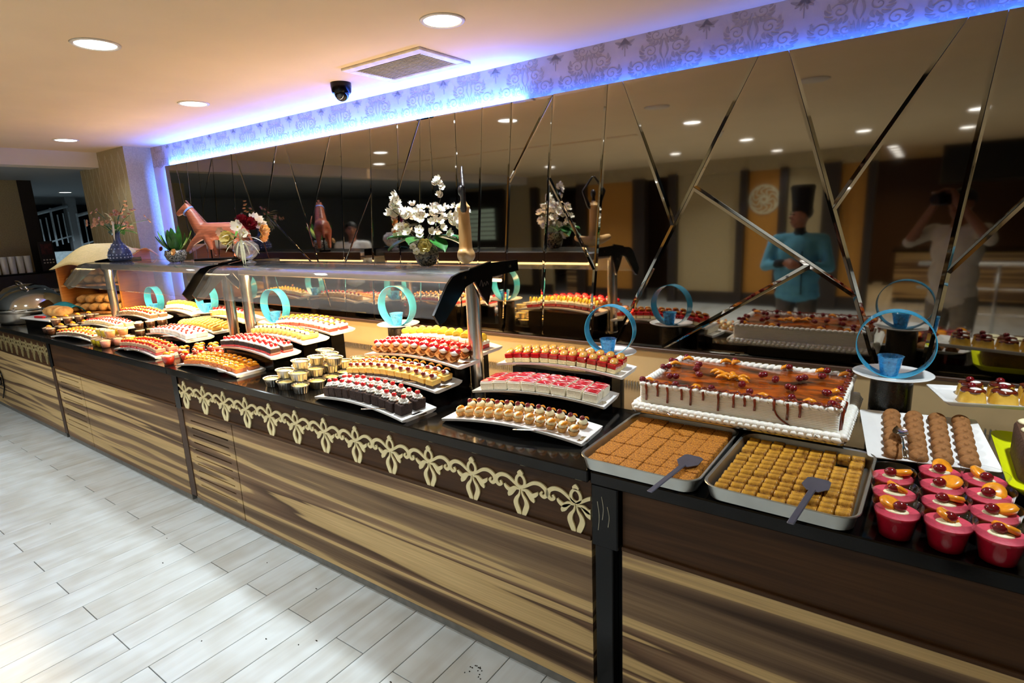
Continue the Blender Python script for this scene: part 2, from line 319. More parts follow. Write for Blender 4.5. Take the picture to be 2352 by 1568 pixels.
FULL = [(-5.88, 2.32, -5.86, 2.02), (-5.68, 2.32, -5.71, 2.02), (-5.21, 2.31, -5.29, 1.75), (-4.90, 2.32, -4.97, 1.75), (-4.84, 2.32, -4.63, 1.71), (-4.24, 2.32, -4.54, 1.71), (-4.12, 2.32, -3.87, 1.44),
        (-3.45, 2.32, -3.55, 1.44), (-3.14, 2.32, -3.23, 1.44), (-2.88, 2.32, -2.94, 1.6), (-2.67, 2.32, -2.75, 1.55), (-2.38, 2.32, -2.41, 1.54), (-2.17, 2.33, -2.25, 1.54), (-1.96, 2.33, -2.04, 1.54), (-1.69, 2.33, -1.80, 1.19),
        (-1.37, 2.33, -1.47, 1.21), (-.67, 2.31, -1.25, 1.18), (-.54, 2.33, -.20, 1.24), (.16, 2.33, .05, 1.19), (.62, 2.33, .9, 1.2), (1.3, 2.33, 1.1, 1.1), (2.0, 2.3, 2.1, 1.2), (2.9, 2.3, 2.8, 1.2)]
PART = [(-5.48, 2.32, -5.50, 2.04), (-5.22, 2.32, -5.49, 1.94), (-4.48, 1.81, -3.96, 1.43), (-3.57, 2.32, -3.93, 1.68), (-3.19, 1.90, -3.53, 1.44), (-2.68, 2.32, -2.91, 1.92), (-2.59, 2.33, -2.60, 1.78), (-1.69, 2.33, -1.99, 1.92),
        (-1.73, 1.90, -1.46, 1.42), (-1.29, 2.33, -1.02, 1.63), (-.92, 1.80, -.23, 1.32), (-.34, 1.67, .05, 2.33), (-.41, 1.44, -.76, 1.21), (.08, 1.43, .27, 1.68), (.4, 1.6, .6, 1.2), (1.2, 1.9, 1.9, 1.4)]
polys = [[(-6.11, ZM0), (4.18, ZM0), (4.18, ZM1), (-6.11, ZM1)]]
for i, sg in enumerate(FULL + PART):
    mid = ((sg[0]+sg[2])/2, (sg[1]+sg[3])/2); new = []
    for p in polys:
        if i < len(FULL):
            xs_ = [sg[0]+(sg[2]-sg[0])*(z-sg[1])/(sg[3]-sg[1]) for z in (ZM0, ZM1)]
            sg2 = (xs_[0], ZM0, xs_[1], ZM1)
            hit = inside(p, ((xs_[0]+xs_[1])/2, (ZM0+ZM1)/2)) 
            if hit:
                a, b = split(p, sg2[:2], sg2[2:]); new += [q for q in (a, b) if len(q) > 2]
            else: new.append(p)
        elif inside(p, mid):
            a, b = split(p, sg[:2], sg[2:]); new += [q for q in (a, b) if len(q) > 2]
        else: new.append(p)
    polys = new
for p in polys:
    p = [p[i] for i in range(len(p)) if math.hypot(p[i][0]-p[i-1][0], p[i][1]-p[i-1][1]) > .004]
    if len(p) < 3: continue
    n = len(p); per = sum(math.hypot(p[i][0]-p[i-1][0], p[i][1]-p[i-1][1]) for i in range(n)); ar = abs(sum(p[i][0]*p[(i+1) % n][1]-p[(i+1) % n][0]*p[i][1] for i in range(n)))/2
    cx0 = sum(v[0] for v in p)/n; bw = min(.010 if cx0 < -2 else .014, .55*ar/per); o1 = inset(p, .0012); o2 = inset(p, bw); g = MB()
    tx, tz = random.uniform(-.002, .002), random.uniform(-.002, .002); cx_, cz_ = sum(v[0] for v in p)/n, sum(v[1] for v in p)/n
    yy = lambda a, b: WY + (a-cx_)*tx + (b-cz_)*tz
    vs = [(a, yy(a, b), b) for a, b in o2] + [(a, yy(a, b)+bw*.11, b) for a, b in o1] + [(a, WY+.012, b) for a, b in o1]
    g.add(vs, [tuple(range(n))], 0); g.add(vs, [(k, (k+1) % n, n+(k+1) % n, n+k) for k in range(n)], 1); g.add(vs, [(n+k, n+(k+1) % n, 2*n+(k+1) % n, 2*n+k) for k in range(n)], 1)
    ob('mirror_panel', g.mesh('mirror_panel', [m_mirror, m_bevel]), wb)

# ------------------------------------------------------------------ rest of the room: seen in the mirrors and far left
def wallbox(name, x0, x1, y0, y1, m, label, z1=CEIL): return struct(name, MB().box(x0, x1, y0, y1, 0, z1), m, label=label)
wallbox('wall_right', 4.2, 4.3, -9.2, 2.95, m_beige, 'beige wall closing the room past the buffet end')
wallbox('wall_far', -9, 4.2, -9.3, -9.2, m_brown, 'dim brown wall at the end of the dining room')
seq = [(-9.0, -7.77, m_dark), (-7.77, -7.02, m_beige), (-7.02, -6.83, m_dark), (-6.83, -6.57, m_beige), (-6.57, -5.92, None), (-5.92, -5.7, m_dark), (-5.7, -4.69, m_orange), (-4.69, -4.44, m_dark), (-4.44, -3.95, None), (-3.95, -3.79, m_dark),
       (-3.79, -2.73, m_beige), (-2.73, -2.6, m_dark), (-2.6, -2.1, m_orange), (-2.1, -1.98, m_dark), (-1.98, -1.45, m_beige), (-1.45, -1.17, m_dark), (-1.17, -.82, m_orange), (-.82, -.7, m_dark)]
nm = {m_dark: 'pilaster', m_beige: 'panel', m_orange: 'orange_panel'}
wf = struct('wall_front', MB().box(-9, -.7, -5.2, -5.05, 2.3, CEIL), m_beige, label='wall across the room with beige and orange panels')
for (a, b, m) in seq:
    if m: ob(nm[m], MB().box(a, b, -5.12 if m is not m_dark else -5.0, -5.2, 0, 2.32).mesh('wall_panel', m), wf)
    if m and m is not m_dark: ob('baseboard', MB().box(a, b, -5.06, -5.12, 0, .22).mesh('baseboard', m_dark), wf)
ob('linear_lamp', MB().bbox(-7.3, -2.7, -.66, -.58, 2.528, 2.545, b=.003).mesh('linear_lamp', m_ceil), bpy.data.objects['ceiling'])
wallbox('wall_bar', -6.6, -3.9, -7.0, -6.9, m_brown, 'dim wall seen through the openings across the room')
# round fretwork ornament on the orange panel
fr = MB(); ring = lambda r, w: fr.ribbon([(r*math.cos(a*PI/18), r*math.sin(a*PI/18)) for a in range(37)], w, .01, lambda a, b, c: (-2.35+a, -5.11+c, 1.82+b))
ring(.23, .02); ring(.05, .02)
for k in range(10):
    a = k*PI/5; fr.ribbon([((.06+.15*t)*math.cos(a+1.4*math.sin(PI*t)*.5), (.06+.15*t)*math.sin(a+1.4*math.sin(PI*t)*.5)) for t in [i/8 for i in range(9)]], .012, .01, lambda a, b, c: (-2.35+a, -5.11+c, 1.82+b))
ob('fretwork_disc', fr.mesh('fretwork_disc', mat('cream_fretwork', '#c9bd9c', .6)), wf)
# left side room
wallbox('wall_left', -13.2, -13.1, -9.2, 6.2, m_lowceil, 'dim grey wall of the side room', 2.42)
struct('wall_side_block', MB().box(-9.35, -9.1, 1.2, 2.42, 0, 2.40), m_beige, label='beige wall end at the far left')
struct('trim_2', MB().box(-9.35, -9.09, 2.42, 2.56, 0, 2.40), m_dark, label='dark post edge of the far wall')
# ------------------------------------------------------------------ buffet counter
ZT = .90; YF = 1.51; YP = 1.535; WELL = 2.12
XS = [-8.6, -5.90, -3.70, -.815, 2.6]           # joints between the counter units
desc = ['buffet counter unit at the far end with a dim scroll border', 'plain-fronted buffet counter unit between the two dark joints', 'long buffet counter unit with cream scroll ornaments along its band', 'dark-banded buffet counter unit under the baking trays']
units = []
for i in range(4):
    a, b = XS[i]+.004, XS[i+1]-.004
    t = thing('counter_unit', desc[i], 'counter', ((a+b)/2, 2.1, 0), 0, 'buffet counter units'); units.append(t); ox = (a+b)/2
    def part(n, mb, m, sm=False, par=t, ox=ox):
        o = ob(n, mb.mesh(n, m, sm), par, (-ox, -2.1, 0) if par is t else (0, 0, 0)); return o
    x0 = a+(.066 if i < 3 else .1) if i else a; WB = WY-.01 if i else 2.585
    part('carcass', MB().box(a+.01, b-.01, YP+.03, WB, .06, .74), m_black)
    part('plinth', MB().box(a+.03, b-.03, YP+.015, WB-.05, 0, .06), mat('grey_plinth', '#7d7b76', .5))
    # striped front boards, louvred door at the left end of each unit
    dw = .56 if i < 3 else 0
    top = part('band_panel', MB().box(x0, b-.002, YP+.004, YP+.03, .655, .857), m_walnut)
    part('ledge', MB().bbox(x0, b-.002, YP-.006, YP+.03, .640, .655, b=.002), m_walnut)
    part('front_panel', MB().box(x0+(dw+.006 if dw else 0), b-.002, YP, YP+.03, .05, .640), m_zebra)
    if dw:
        d = part('louvre_door', MB().box(x0+.05, x0+dw-.003, YP+.012, YP+.03, .05, .640), m_black); zz = .575  # black backing stands in for the shade between the slats
        part('door_stile', MB().box(x0-.0, x0+.048, YP+.004, YP+.03, .05, .640), m_zebra)
        # the slats and the solid border of the door
        sm = MB(); n_s = 10; pitch = .047
        ob('slat', MB().box(x0+.05, x0+dw-.003, YP, YP+.012, .585, .640).mesh('slat', m_zebra), d); ob('slat', MB().box(x0+.05, x0+dw-.003, YP, YP+.012, .05, .585-.047*n_s).mesh('slat', m_zebra), d)
        for k in range(n_s): ob('slat', MB().box(x0+.085, x0+dw-.06, YP, YP+.012, .585-.047*(k+1), .585-.047*k-.009).mesh('slat', m_zebra), d)
        for (sa, sb) in ((x0+.05, x0+.085), (x0+dw-.06, x0+dw-.003)): ob('stile', MB().box(sa, sb, YP, YP+.012, .585-.047*n_s, .585).mesh('stile', m_zebra), d)
    # worktop: front slab, well floor and back rim
    part('worktop', MB().bbox(a, b, YF, WELL, .857, ZT, b=.004), m_granite)
    part('well_floor', MB().box(a+.01, b-.01, WELL, WB, .775, .79), m_steel)
    part('well_side', MB().box(a+.01, b-.01, WELL-.004, WELL+.001, .79, .86), m_steel)
    gr = MB(); gx = a+.05
    while gx < b-.05: gr.box(gx, gx+.006, WB-.02, WB-.002, .79, .815); gx += .016
    part('air_grille', gr, m_steel)
# dark pilasters covering the joints
for i, x in enumerate((XS[1]+.04, XS[2]+.04)):
    o = ob('joint_strip', MB().box(x-.035, x+.03, YP-.002, YP+.03, .06, .64).mesh('joint_strip', m_brown), units[i+1], (-(XS[i+1]+XS[i+2])/2, -2.1, 0))
    o = ob('joint_block', MB().box(x-.035, x+.03, YP-.004, YP+.03, .64, .857).mesh('joint_block', m_black), units[i+1], (-(XS[i+1]+XS[i+2])/2, -2.1, 0))
ox = -(XS[3]+XS[4])/2
ob('corner_post', MB().bbox(-.803, -.739, YP-.012, YP+.03, .0, .64, b=.003).mesh('corner_post', m_black), units[3], (ox, -2.1, 0))
ob('corner_block', MB().bbox(-.811, -.718, YP-.02, YP+.03, .64, .857, b=.004).mesh('corner_block', m_black), units[3], (ox, -2.1, 0))
cr = MB()
for (x, z0, z1) in ((-.785, .70, .80), (-.77, .74, .82), (-.75, .72, .79)): cr.tube(bez([(x, YP-.021, z0), (x+.004, YP-.021, (z0+z1)/2), (x-.002, YP-.021, z1)], 5), .0012, 5)
ob('drip_stain', cr.mesh('drip_stain', mat('dried_drip', '#b8b29c', .3)), units[3], (ox, -2.1, 0))
# scroll ornaments
def scroll():
    g = MB(); mp = lambda a, b, c: (a, -c, b)
    W = lambda w0, w1: (lambda u: w0 + w1*math.sin(PI*min(1, max(0, u))))
    T = .006
    g.ribbon([(.0175*math.cos(a)*(1-.10*math.sin(a)), .153+.024*math.sin(a)) for a in [2*PI*i/20 for i in range(21)]], W(.0052, .0), T, mp)     # ring
    g.ribbon([(0, .178), (0, .186), (0, .192), (0, .198)], lambda u: (.010, .012, .008, .002)[min(3, int(u*3.99))], T, mp)                         # bud
    for s in (-1, 1):
        g.ribbon(bez([(0, .122), (s*.02, .136), (s*.05, .157), (s*.077, .160), (s*.098, .147), (s*.103, .128), (s*.092, .114), (s*.080, .121), (s*.085, .133)], 5), W(.0035, .0045), T, mp)   # arm ending in a curl
        g.ribbon(bez([(s*.004, .118), (s*.025, .118), (s*.045, .105), (s*.062, .115), (s*.067, .125)], 5), W(.002, .0065), T, mp)
        g.ribbon(bez([(s*.018, .116), (s*.036, .102), (s*.047, .088), (s*.052, .078)], 5), W(.001, .009), T, mp)                                                   # hanging leaf
        g.ribbon(bez([(s*.003, .120), (s*.007, .098), (s*.019, .076), (s*.022, .056), (s*.013, .028), (s*.009, .012), (s*.014, .003), (s*.021, .006), (s*.021, .012)], 5), lambda u: .0016+.0082*math.sin(PI*min(1, u*1.15))**1.6 if u < .87 else .0016, T, mp)  # tail
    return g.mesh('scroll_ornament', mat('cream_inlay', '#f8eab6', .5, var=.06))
sc_me = scroll()
sc_cut = sc_me.copy(); bm_ = bmesh.new(); bm_.from_mesh(sc_cut); bmesh.ops.bisect_plane(bm_, geom=bm_.verts[:]+bm_.edges[:]+bm_.faces[:], plane_co=(.052, 0, 0), plane_no=(1, 0, 0), clear_outer=True); bm_.to_mesh(sc_cut); bm_.free()   # the last one stops at the corner post
for k in range(13):
    x = -3.56 + k*.2235; o = ob('scroll_ornament', sc_me if k < 12 else sc_cut, units[2], (x-(XS[2]+XS[3])/2, YP+.004-2.1, .642), sc=(1.06, 1, .94))
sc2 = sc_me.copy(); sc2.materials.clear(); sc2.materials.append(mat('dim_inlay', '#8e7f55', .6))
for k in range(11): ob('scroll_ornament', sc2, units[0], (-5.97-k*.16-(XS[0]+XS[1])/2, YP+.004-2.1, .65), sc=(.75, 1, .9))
# iron scroll at the far end of the front
ih = MB(); sp_ = [(.13*(1-t)*math.cos(t*9)+.0, .14*(1-t)*math.sin(t*9)) for t in [i/40 for i in range(38)]]
ih.tube([(-7.53+a, YP-.012, .33+b) for a, b in sp_], .006, 6); ih.tube([(-7.40, YP-.012, .33), (-7.42, YP-.012, .25), (-7.5, YP-.012, .17), (-7.56, YP-.012, .12)], .006, 6)
ob('iron_scroll', ih.mesh('iron_scroll', m_black, True), units[0], (-(XS[0]+XS[1])/2, -2.1, 0))

# ------------------------------------------------------------------ sneeze guards
m_glass = clear_mat('guard_glass', (.93, .95, .95), .12, .03, milk=.025)
m_smoke = clear_mat('smoked_acrylic', (.10, .10, .11), .25, .05, milk=.03)
m_house = mat('lamp_housing_grey', '#8d8a86', .4, metal=.6, var=.05)
GZ = 1.475
def guard(x0, x1, label):
    t = thing('sneeze_guard', label, 'sneeze guard', ((x0+x1)/2, 2.06, ZT), 0, 'glass sneeze guards over the buffet'); ox, oy, oz = (x0+x1)/2, 2.06, ZT
    def part(n, mb, m, sm=False, par=t): return ob(n, mb.mesh(n, m, sm), par, (-ox, -oy, -oz) if par is t else (0, 0, 0))
    prof = [(2.36, GZ)] + [(y, GZ) for y in (2.2, 2.05, 1.95)] + [(1.905, GZ-.006), (1.87, GZ-.026), (1.845, GZ-.055), (1.80, GZ-.115), (1.745, 1.30)]
    g = MB(); n = len(prof)
    for (dx) in (0,):
        vs = [(x, y, z) for x in (x0+.03, x1-.005) for y, z in prof] + [(x, y+(.004 if k > 5 else 0), z-.007) for x in (x0+.03, x1-.005) for k, (y, z) in enumerate(prof)]
        fs = []
        for k in range(n-1): fs += [(k, k+1, n+k+1, n+k), (2*n+k, 3*n+k, 3*n+k+1, 2*n+k+1), (k, 2*n+k, 2*n+k+1, k+1), (n+k, n+k+1, 3*n+k+1, 3*n+k)]
        fs += [(0, n, 3*n, 2*n), (n-1, 3*n-1, 4*n-1, 2*n-1)]; g.add(vs, fs)
    part('glass_canopy', g, m_glass, 'auto')
    part('lamp_housing', MB().bbox(x0+.08, x1-.06, 2.0, 2.31, 1.412, 1.462, b=.006).box(x0+.1, x1-.08, 2.342, 2.352, 1.40, 1.466, 1).box(x0+.1, x1-.08, 2.31, 2.345, 1.405, 1.412, 1), [m_house, m_brown])
    part('lamp_tube', MB().tube([(x0+.1, 2.33, 1.392), (x1-.08, 2.33, 1.392)], .008, 8), mat('warm_lamp', (1, .8, .5), .4, emit=(1., .62, .25), es=6))
    # end brackets of smoked plastic, hub plate and post
    out = [(2.36, 1.494), (2.365, 1.44), (2.15, 1.432), (2.04, 1.43), (1.955, 1.408), (1.80, 1.275), (1.765, 1.268), (1.735, 1.312), (1.83, 1.43), (1.87, 1.462), (1.92, 1.474), (2.02, 1.481), (2.13, 1.497)]
    hub = [(1.995, 1.483), (2.06, 1.492), (2.14, 1.502), (2.15, 1.46), (2.14, 1.39), (2.105, 1.308), (2.065, 1.35), (2.02, 1.415)]
    for e, xx in enumerate((x0, x1)):
        b = part('end_bracket', MB().prism(out, .012, lambda a, b_, c: (xx-.006+c, a, b_)), m_smoke if e == 0 else m_black)
        hb = MB().prism(hub, .016, lambda a, b_, c: (xx-.008+c, a, b_)); part('hub_plate', hb, m_black); hc_ = (2.075, 1.43); part('hub_rim', MB().prism([(hc_[0]+(a-hc_[0])*1.07, hc_[1]+(b_-hc_[1])*1.05) for a, b_ in hub], .008, lambda a, b_, c: (xx-.004+c, a, b_)), m_chrome)
        part('hub_badge', MB().ribbon(bez([(2.045, 1.40), (2.06, 1.425), (2.068, 1.395), (2.08, 1.412), (2.09, 1.398), (2.1, 1.415), (2.11, 1.40)], 4), .0022, .001, lambda a, b_, c: (xx+.0085+c, a, b_)), mat('worn_badge', '#2b2724', .6))
        part('post', MB().lathe([(.048, 0), (.048, .008), (.034, .012), (.034, .535)], 20, (xx-.048 if e else xx+.048, 2.06, ZT)), m_steel, 'auto')
        for (yy, zz) in ((1.945, 1.45), (2.29, 1.468)): part('screw', MB().tube([(xx+.004, yy, zz), (xx+.011, yy, zz)], .007, 8), m_chrome)
    return t
guard(-3.70, -1.66, 'near glass sneeze guard with black end bracket, carrying the white blossoms'); guard(-5.89, -3.83, 'far glass sneeze guard carrying the blue vase and the carved horse')
# ------------------------------------------------------------------ small food meshes shared by the pastries
m_cherry = mat('glace_cherry', '#c4101c', .12, var=.15, coat=.6, sss=.1); m_dcherry = mat('dark_cherry', '#6d0712', .12, var=.3, coat=.6)
m_cream = mat('whipped_cream', '#f3efe4', .5, var=.03, sss=.1); m_custard = mat('pale_custard_cream', '#eee3b8', .4, var=.04, sss=.1)
m_peach = mat('peach_slice', '#e8921a', .25, var=.15, scale=60, coat=.4, sss=.15); m_lemon = mat('lemon_slice', '#ead04a', .3, var=.1, coat=.3, sss=.1)
m_grape = mat('dark_grape', '#3a2c46', .2, var=.3, coat=.5); m_choc = mat('chocolate_sponge', '#2a150c', .8, var=.45, scale=160, bump=1.)
m_crust = mat('brown_crust', '#5a4636', .85, var=.3, scale=150, bump=.6); m_sponge = mat('pale_sponge', '#dcc795', .85, var=.1, scale=180, bump=.5)
m_yel = mat('yellow_cheesecake', '#e2b85a', .55, var=.06, scale=40, sss=.1); m_whites = mat('white_sponge', '#ece4cc', .85, var=.05, scale=200, bump=.5)
m_jelly = mat('red_jelly', '#b0141a', .1, var=.15, coat=.5, sss=.2); m_redm = mat('red_mousse', '#c8322c', .4, var=.1); m_orsp = mat('orange_sponge', '#c26a35', .8, var=.2, scale=120, bump=.5)
m_ban = mat('glazed_banana', '#c08a3c', .2, var=.25, scale=70, coat=.6); m_biscuit = mat('baked_pastry', '#bf8a45', .7, var=.2, scale=90, bump=.4)
m_sauce = mat('strawberry_sauce', '#c01526', .12, var=.15, coat=.6); m_caram = mat('caramel_glaze', '#2e0a02', .22, var=.6, scale=8, coat=.25, col2='#b0500c', stretch=(1, 2.5, 1))
m_capp = mat('cappuccino_layer', '#b08a6e', .7, var=.1); m_berry = mat('red_berry', '#a80f18', .2, var=.2, coat=.4); m_waf = mat('waffle_shell', '#a8692c', .7, var=.25, scale=70, bump=.6)
def me_(n, m, sm=True): return lambda mb: mb.mesh(n, m, sm)
cherry = MB().ell((0, 0, .010), (.0115, .0115, .0105), 10, 6).mesh('cherry', m_cherry, True); dcherry = MB().ell((0, 0, .010), (.0125, .0115, .0105), 10, 6).mesh('dark_cherry', m_dcherry, True)
swirl = MB().lathe([(.017, 0), (.0215, .004), (.0205, .009), (.014, .011), (.016, .014), (.012, .019), (.003, .024)], 24, lobes=8, amp=.13, twist=.22).mesh('cream_swirl', m_cream, True)
blob = MB().ell((0, 0, .009), (.019, .017, .012), 12, 6).mesh('cream_blob', m_cream, True); cblob = MB().ell((0, 0, .010), (.018, .018, .014), 12, 6).mesh('custard_blob', m_custard, True)
def crescent(m, R=.017, w=.008, t=.005, arc=2.3, name='slice'):
    g = MB(); pts = [(R*math.sin(a), 0, R*math.cos(a)*.9+w) for a in [(-arc/2+arc*i/8) for i in range(9)]]
    return g.tube(pts, [w*(.35+.65*math.sin(PI*i/8)) for i in range(9)], 7, flat=t/w).mesh(name, m, True)
peach = crescent(m_peach, name='peach_slice'); lemond = MB().at((0, 0, .017), (PI/2, 0, .3)).lathe([(.001, -.002), (.023, -.002), (.024, 0), (.023, .002), (.001, .002)], 16).mesh('lemon_slice', m_lemon, True)
grape = MB().ell((0, 0, .008), (.0085, .0085, .010), 8, 6).mesh('grape', m_grape, True); banana = MB().at((0, 0, .004), (.5, 0, 0)).lathe([(.001, 0), (.019, 0), (.021, .005), (.018, .010), (.001, .012)], 14).mesh('banana_slice', m_ban, True)
berry = MB().ell((0, 0, .006), .0075, 8, 6).mesh('berry', m_berry, True)
def drizzle():
    g = MB()
    for k in range(5): y = -.026+.013*k; g.tube(bez([(-.03, y, .001), (-.01, y+random.uniform(-.008, .008), .002), (.01, y+random.uniform(-.008, .008), .002), (.03, y+random.uniform(-.006, .006), .0)], 4), random.uniform(.002, .0042), 6, flat=.55)
    g.ell((random.uniform(-.01, .01), -.005, .002), (.013, .009, .003), 10, 4); return g.mesh('sauce', m_sauce, True)
drz = [drizzle() for _ in range(3)]
def layers(w, d, spec, b=.003):
    """pastry block: spec is a list of (part name, thickness, material, inset)"""
    z = 0; out = []
    for (n, t, m, ins) in spec: out.append((n, MB().bbox(-w/2+ins, w/2-ins, -d/2+ins, d/2-ins, z, z+t, b=min(b, t*.3)).mesh(n, m))); z += t
    return out, z
def lay(w, d, spec, tops):
    o, z = layers(w, d, spec)
    return o + [(n, m, (x, y, z+dz), r) for (n, m, x, y, dz, r) in tops]
R0 = (0, 0, 0)
tart_shell = MB().lathe([(.015, 0), (.017, .001), (.024, .018), (.0225, .018), (.016, .004)], 32, lobes=16, amp=.035, close=True).mesh('tart_shell', m_biscuit, 'auto')
def wafer():
    g = MB()
    def f(u, v, o): a = (u-.5)*2.4; r = .033+o; return (r*math.sin(a), (v-.5)*.062*(1-.5*abs(u-.5)), .036-r*math.cos(a)*1.05)
    n = 10
    g.grid(lambda u, v: f(u, v, 0), n, 3); g.grid(lambda u, v: f(u, v, -.003), n, 3); return g.mesh('waffle_shell', m_waf, True)
waf = wafer()
foot = MB().lathe([(.012, 0), (.016, .008), (.019, .018), (.021, .024)], 14).mesh('waffle_cup', m_waf, True)
K = {
 'choc': lay(.046, .062, [('sponge', .044, m_choc, 0)], [('cream', swirl, 0, 0, 0, R0), ('cherry', cherry, 0, 0, .017, R0)]),
 'tart_p': [('tart_shell', tart_shell), ('cream', cblob, (0, 0, .013), R0, (1.12, 1.12, 1.1)), ('peach_slice', peach, (.007, -.006, .022), (.7, 0, .9))],
 'tart_c': [('tart_shell', tart_shell), ('cream', cblob, (0, 0, .013), R0, (1.12, 1.12, 1.1)), ('cherry', dcherry, (-.004, -.004, .030)), ('peach_slice', peach, (.008, .008, .022), (-.4, 0, .2), (.8, .8, .8))],
 'orange': lay(.045, .066, [('sponge', .020, m_orsp, 0), ('glaze', .005, m_peach, .002)], [('peach_slice', peach, 0, -.010, -.003, (.7, 0, .6)), ('peach_slice', peach, .004, .014, -.003, (.5, 0, .8)), ('grape', grape, -.010, -.014, .004, R0)]),
 'cheese': lay(.045, .064, [('crust', .010, m_crust, 0), ('filling', .026, m_yel, 0)], [('cream', blob, 0, 0, -.002, R0), ('cherry', dcherry, .002, -.014, .006, (.2, 0, 0), ), ('peach_slice', peach, .0, .012, .002, (-.2, 0, .3))]),
 'redchoc': lay(.056, .064, [('jelly', .012, m_redm, 0), ('sponge', .022, m_choc, 0), ('cream', .007, m_cream, .003)], [('cherry', cherry, 0, -.008, 0, R0), ('cherry', cherry, .008, .014, 0, R0)]),
 'roll': [('roll', MB().at((0, 0, .016), (PI/2, 0, 0)).lathe([(.004, -.055), (.017, -.053), (.018, 0), (.017, .053), (.004, .055)], 14).mesh('roll', m_yel, True)), ('cream', blob, (0, -.02, .026)), ('grape', grape, (.002, -.03, .028)), ('peach_slice', peach, (0, .01, .024), (.5, 0, .9)), ('grape', grape, (0, .03, .026))],
 'redwhite': lay(.049, .066, [('jelly', .018, m_redm, 0), ('mousse', .016, m_cream, 0)], [('grape', grape, -.006, -.012, 0, R0), ('peach_slice', peach, .006, .004, -.002, (.4, 0, .9)), ('grape', grape, .006, .018, -.002, R0)]),
 'waffle': [('waffle_cup', foot), ('waffle_shell', waf, (0, 0, .012), (.35, 0, .2)), ('cream', blob, (0, -.004, .03), R0, (1.1, 1.1, 1.1)), ('cherry', cherry, (-.007, -.006, .036), R0, (1.3, 1.3, 1.3)), ('cherry', cherry, (.012, .003, .036), R0, (1.2, 1.2, 1.2)), ('wafer_fan', MB().at((.002, .0, .034), (PI/2, .2, 1.2)).lathe([(.001, -.0015), (.022, -.0015), (.022, .0015), (.001, .0015)], 12).mesh('wafer_fan', m_waf))],
 'lemon': lay(.054, .075, [('jelly', .020, m_jelly, 0), ('mousse', .018, m_cream, 0)], [('lemon_slice', lemond, 0, .008, -.004, (.1, 0, .3)), ('lemon_slice', lemond, .004, -.016, -.006, (.5, 0, .2))]),
 'banana': lay(.046, .064, [('sponge', .020, m_sponge, 0), ('jelly', .022, m_jelly, .001)], [('banana_slice', banana, 0, -.006, -.001, R0)]),
 'white': lay(.064, .080, [('sponge', .036, m_whites, 0), ('pink_cream', .004, mat('pink_cream', '#efd0c4', .4, var=.1), .002)], [('sauce', drz[0], 0, 0, 0, R0)]),
 'cappu': lay(.047, .064, [('jelly', .016, m_jelly, 0), ('mousse', .022, m_capp, 0)], [('cherry', cherry, -.006, -.012, -.002, R0), ('peach_slice', peach, .006, .0, -.003, (.5, 0, .5)), ('berry', berry, .004, .02, 0, R0)]),
 'coco': lay(.060, .075, [('coconut_square', .032, mat('coconut_white', '#f0ebdf', .9, var=.06, scale=200, bump=.8), 0)], [('berry', berry, -.01, -.014, 0, R0), ('berry', berry, .012, .008, 0, R0), ('berry', berry, 0, .02, 0, R0)]),
 'eclair': [('shell', MB().at((0, 0, .015), (PI/2, 0, 0)).lathe([(.004, -.036), (.015, -.031), (.0175, 0), (.015, .031), (.004, .036)], 12).mesh('shell', m_yel, True)), ('top', MB().at((0, 0, .031), (PI/2+.15, 0, .3)).lathe([(.003, -.03), (.009, -.022), (.010, 0), (.009, .022), (.003, .03)], 10).mesh('top', m_biscuit, True))],
 'flanlet': lay(.050, .06, [('flan_block', .036, m_yel, 0), ('cream', .004, m_cream, .004)], [('cherry', cherry, 0, 0, 0, R0)]),
 'pale': lay(.05, .07, [('jelly', .008, m_redm, 0), ('mousse', .032, m_custard, 0)], [('lemon_slice', lemond, 0, 0, -.008, (.2, 0, .8))]),
 'fruitbr': lay(.05, .066, [('sponge', .026, m_crust, 0), ('cream', .006, m_custard, .002)], [('cherry', cherry, -.008, -.012, 0, R0), ('peach_slice', peach, .008, .002, -.002, (.4, 0, .6)), ('berry', berry, 0, .02, 0, R0)]),
 'orgrey': lay(.055, .066, [('sponge', .020, m_crust, 0), ('cream', .005, m_custard, .002)], [('peach_slice', peach, -.006, -.01, -.002, (.5, 0, .8)), ('peach_slice', peach, .008, .012, -.002, (.5, 0, .7)), ('berry', berry, .016, -.016, 0, R0)]),
 'berryb': lay(.05, .066, [('sponge', .024, m_sponge, 0), ('cream', .006, m_cream, .002)], [('berry', berry, -.010, -.012, 0, R0), ('berry', berry, .010, .0, 0, R0), ('berry', berry, -.004, .016, 0, R0)]),
}
# ------------------------------------------------------------------ arched white platters
PLL, PLW, ARC = .62, .195, .026
def platter_mesh():
    g = MB(); nx, ny = 28, 8
    def top(u, v):
        x = (u-.5)*PLL; y = (v-.5)*PLW; ex = max(0, abs(u-.5)*2-.93)/.07; ey = max(0, abs(v-.5)*2-.8)/.2; lip = .006*max(ex, ey)**1.5
        return (x, y, .010 + ARC*(1-(2*u-1)**2) + lip)
    def bot(u, v):
        x, y, z = top(u, v); return (x*.992, y*.97, ARC*(1-(2*u-1)**2) + (0.006*(max(0, abs(v-.5)*2-.8)/.2)))
    g.grid(top, nx, ny); g.grid(lambda u, v: bot(1-u, v), nx, ny)
    ring = lambda f, k: [f(i/k, 0) for i in range(k)]
    edge = [(i/nx, 0) for i in range(nx+1)] + [(1, j/ny) for j in range(1, ny+1)] + [(i/nx, 1) for i in range(nx-1, -1, -1)] + [(0, j/ny) for j in range(ny-1, 0, -1)]
    n = len(edge); vs = [top(*e) for e in edge] + [bot(*e) for e in edge]; g.add(vs, [(k, (k+1) % n, n+(k+1) % n, n+k) for k in range(n)])
    return g.mesh('platter', m_white, 'auto')
plat_me = platter_mesh()
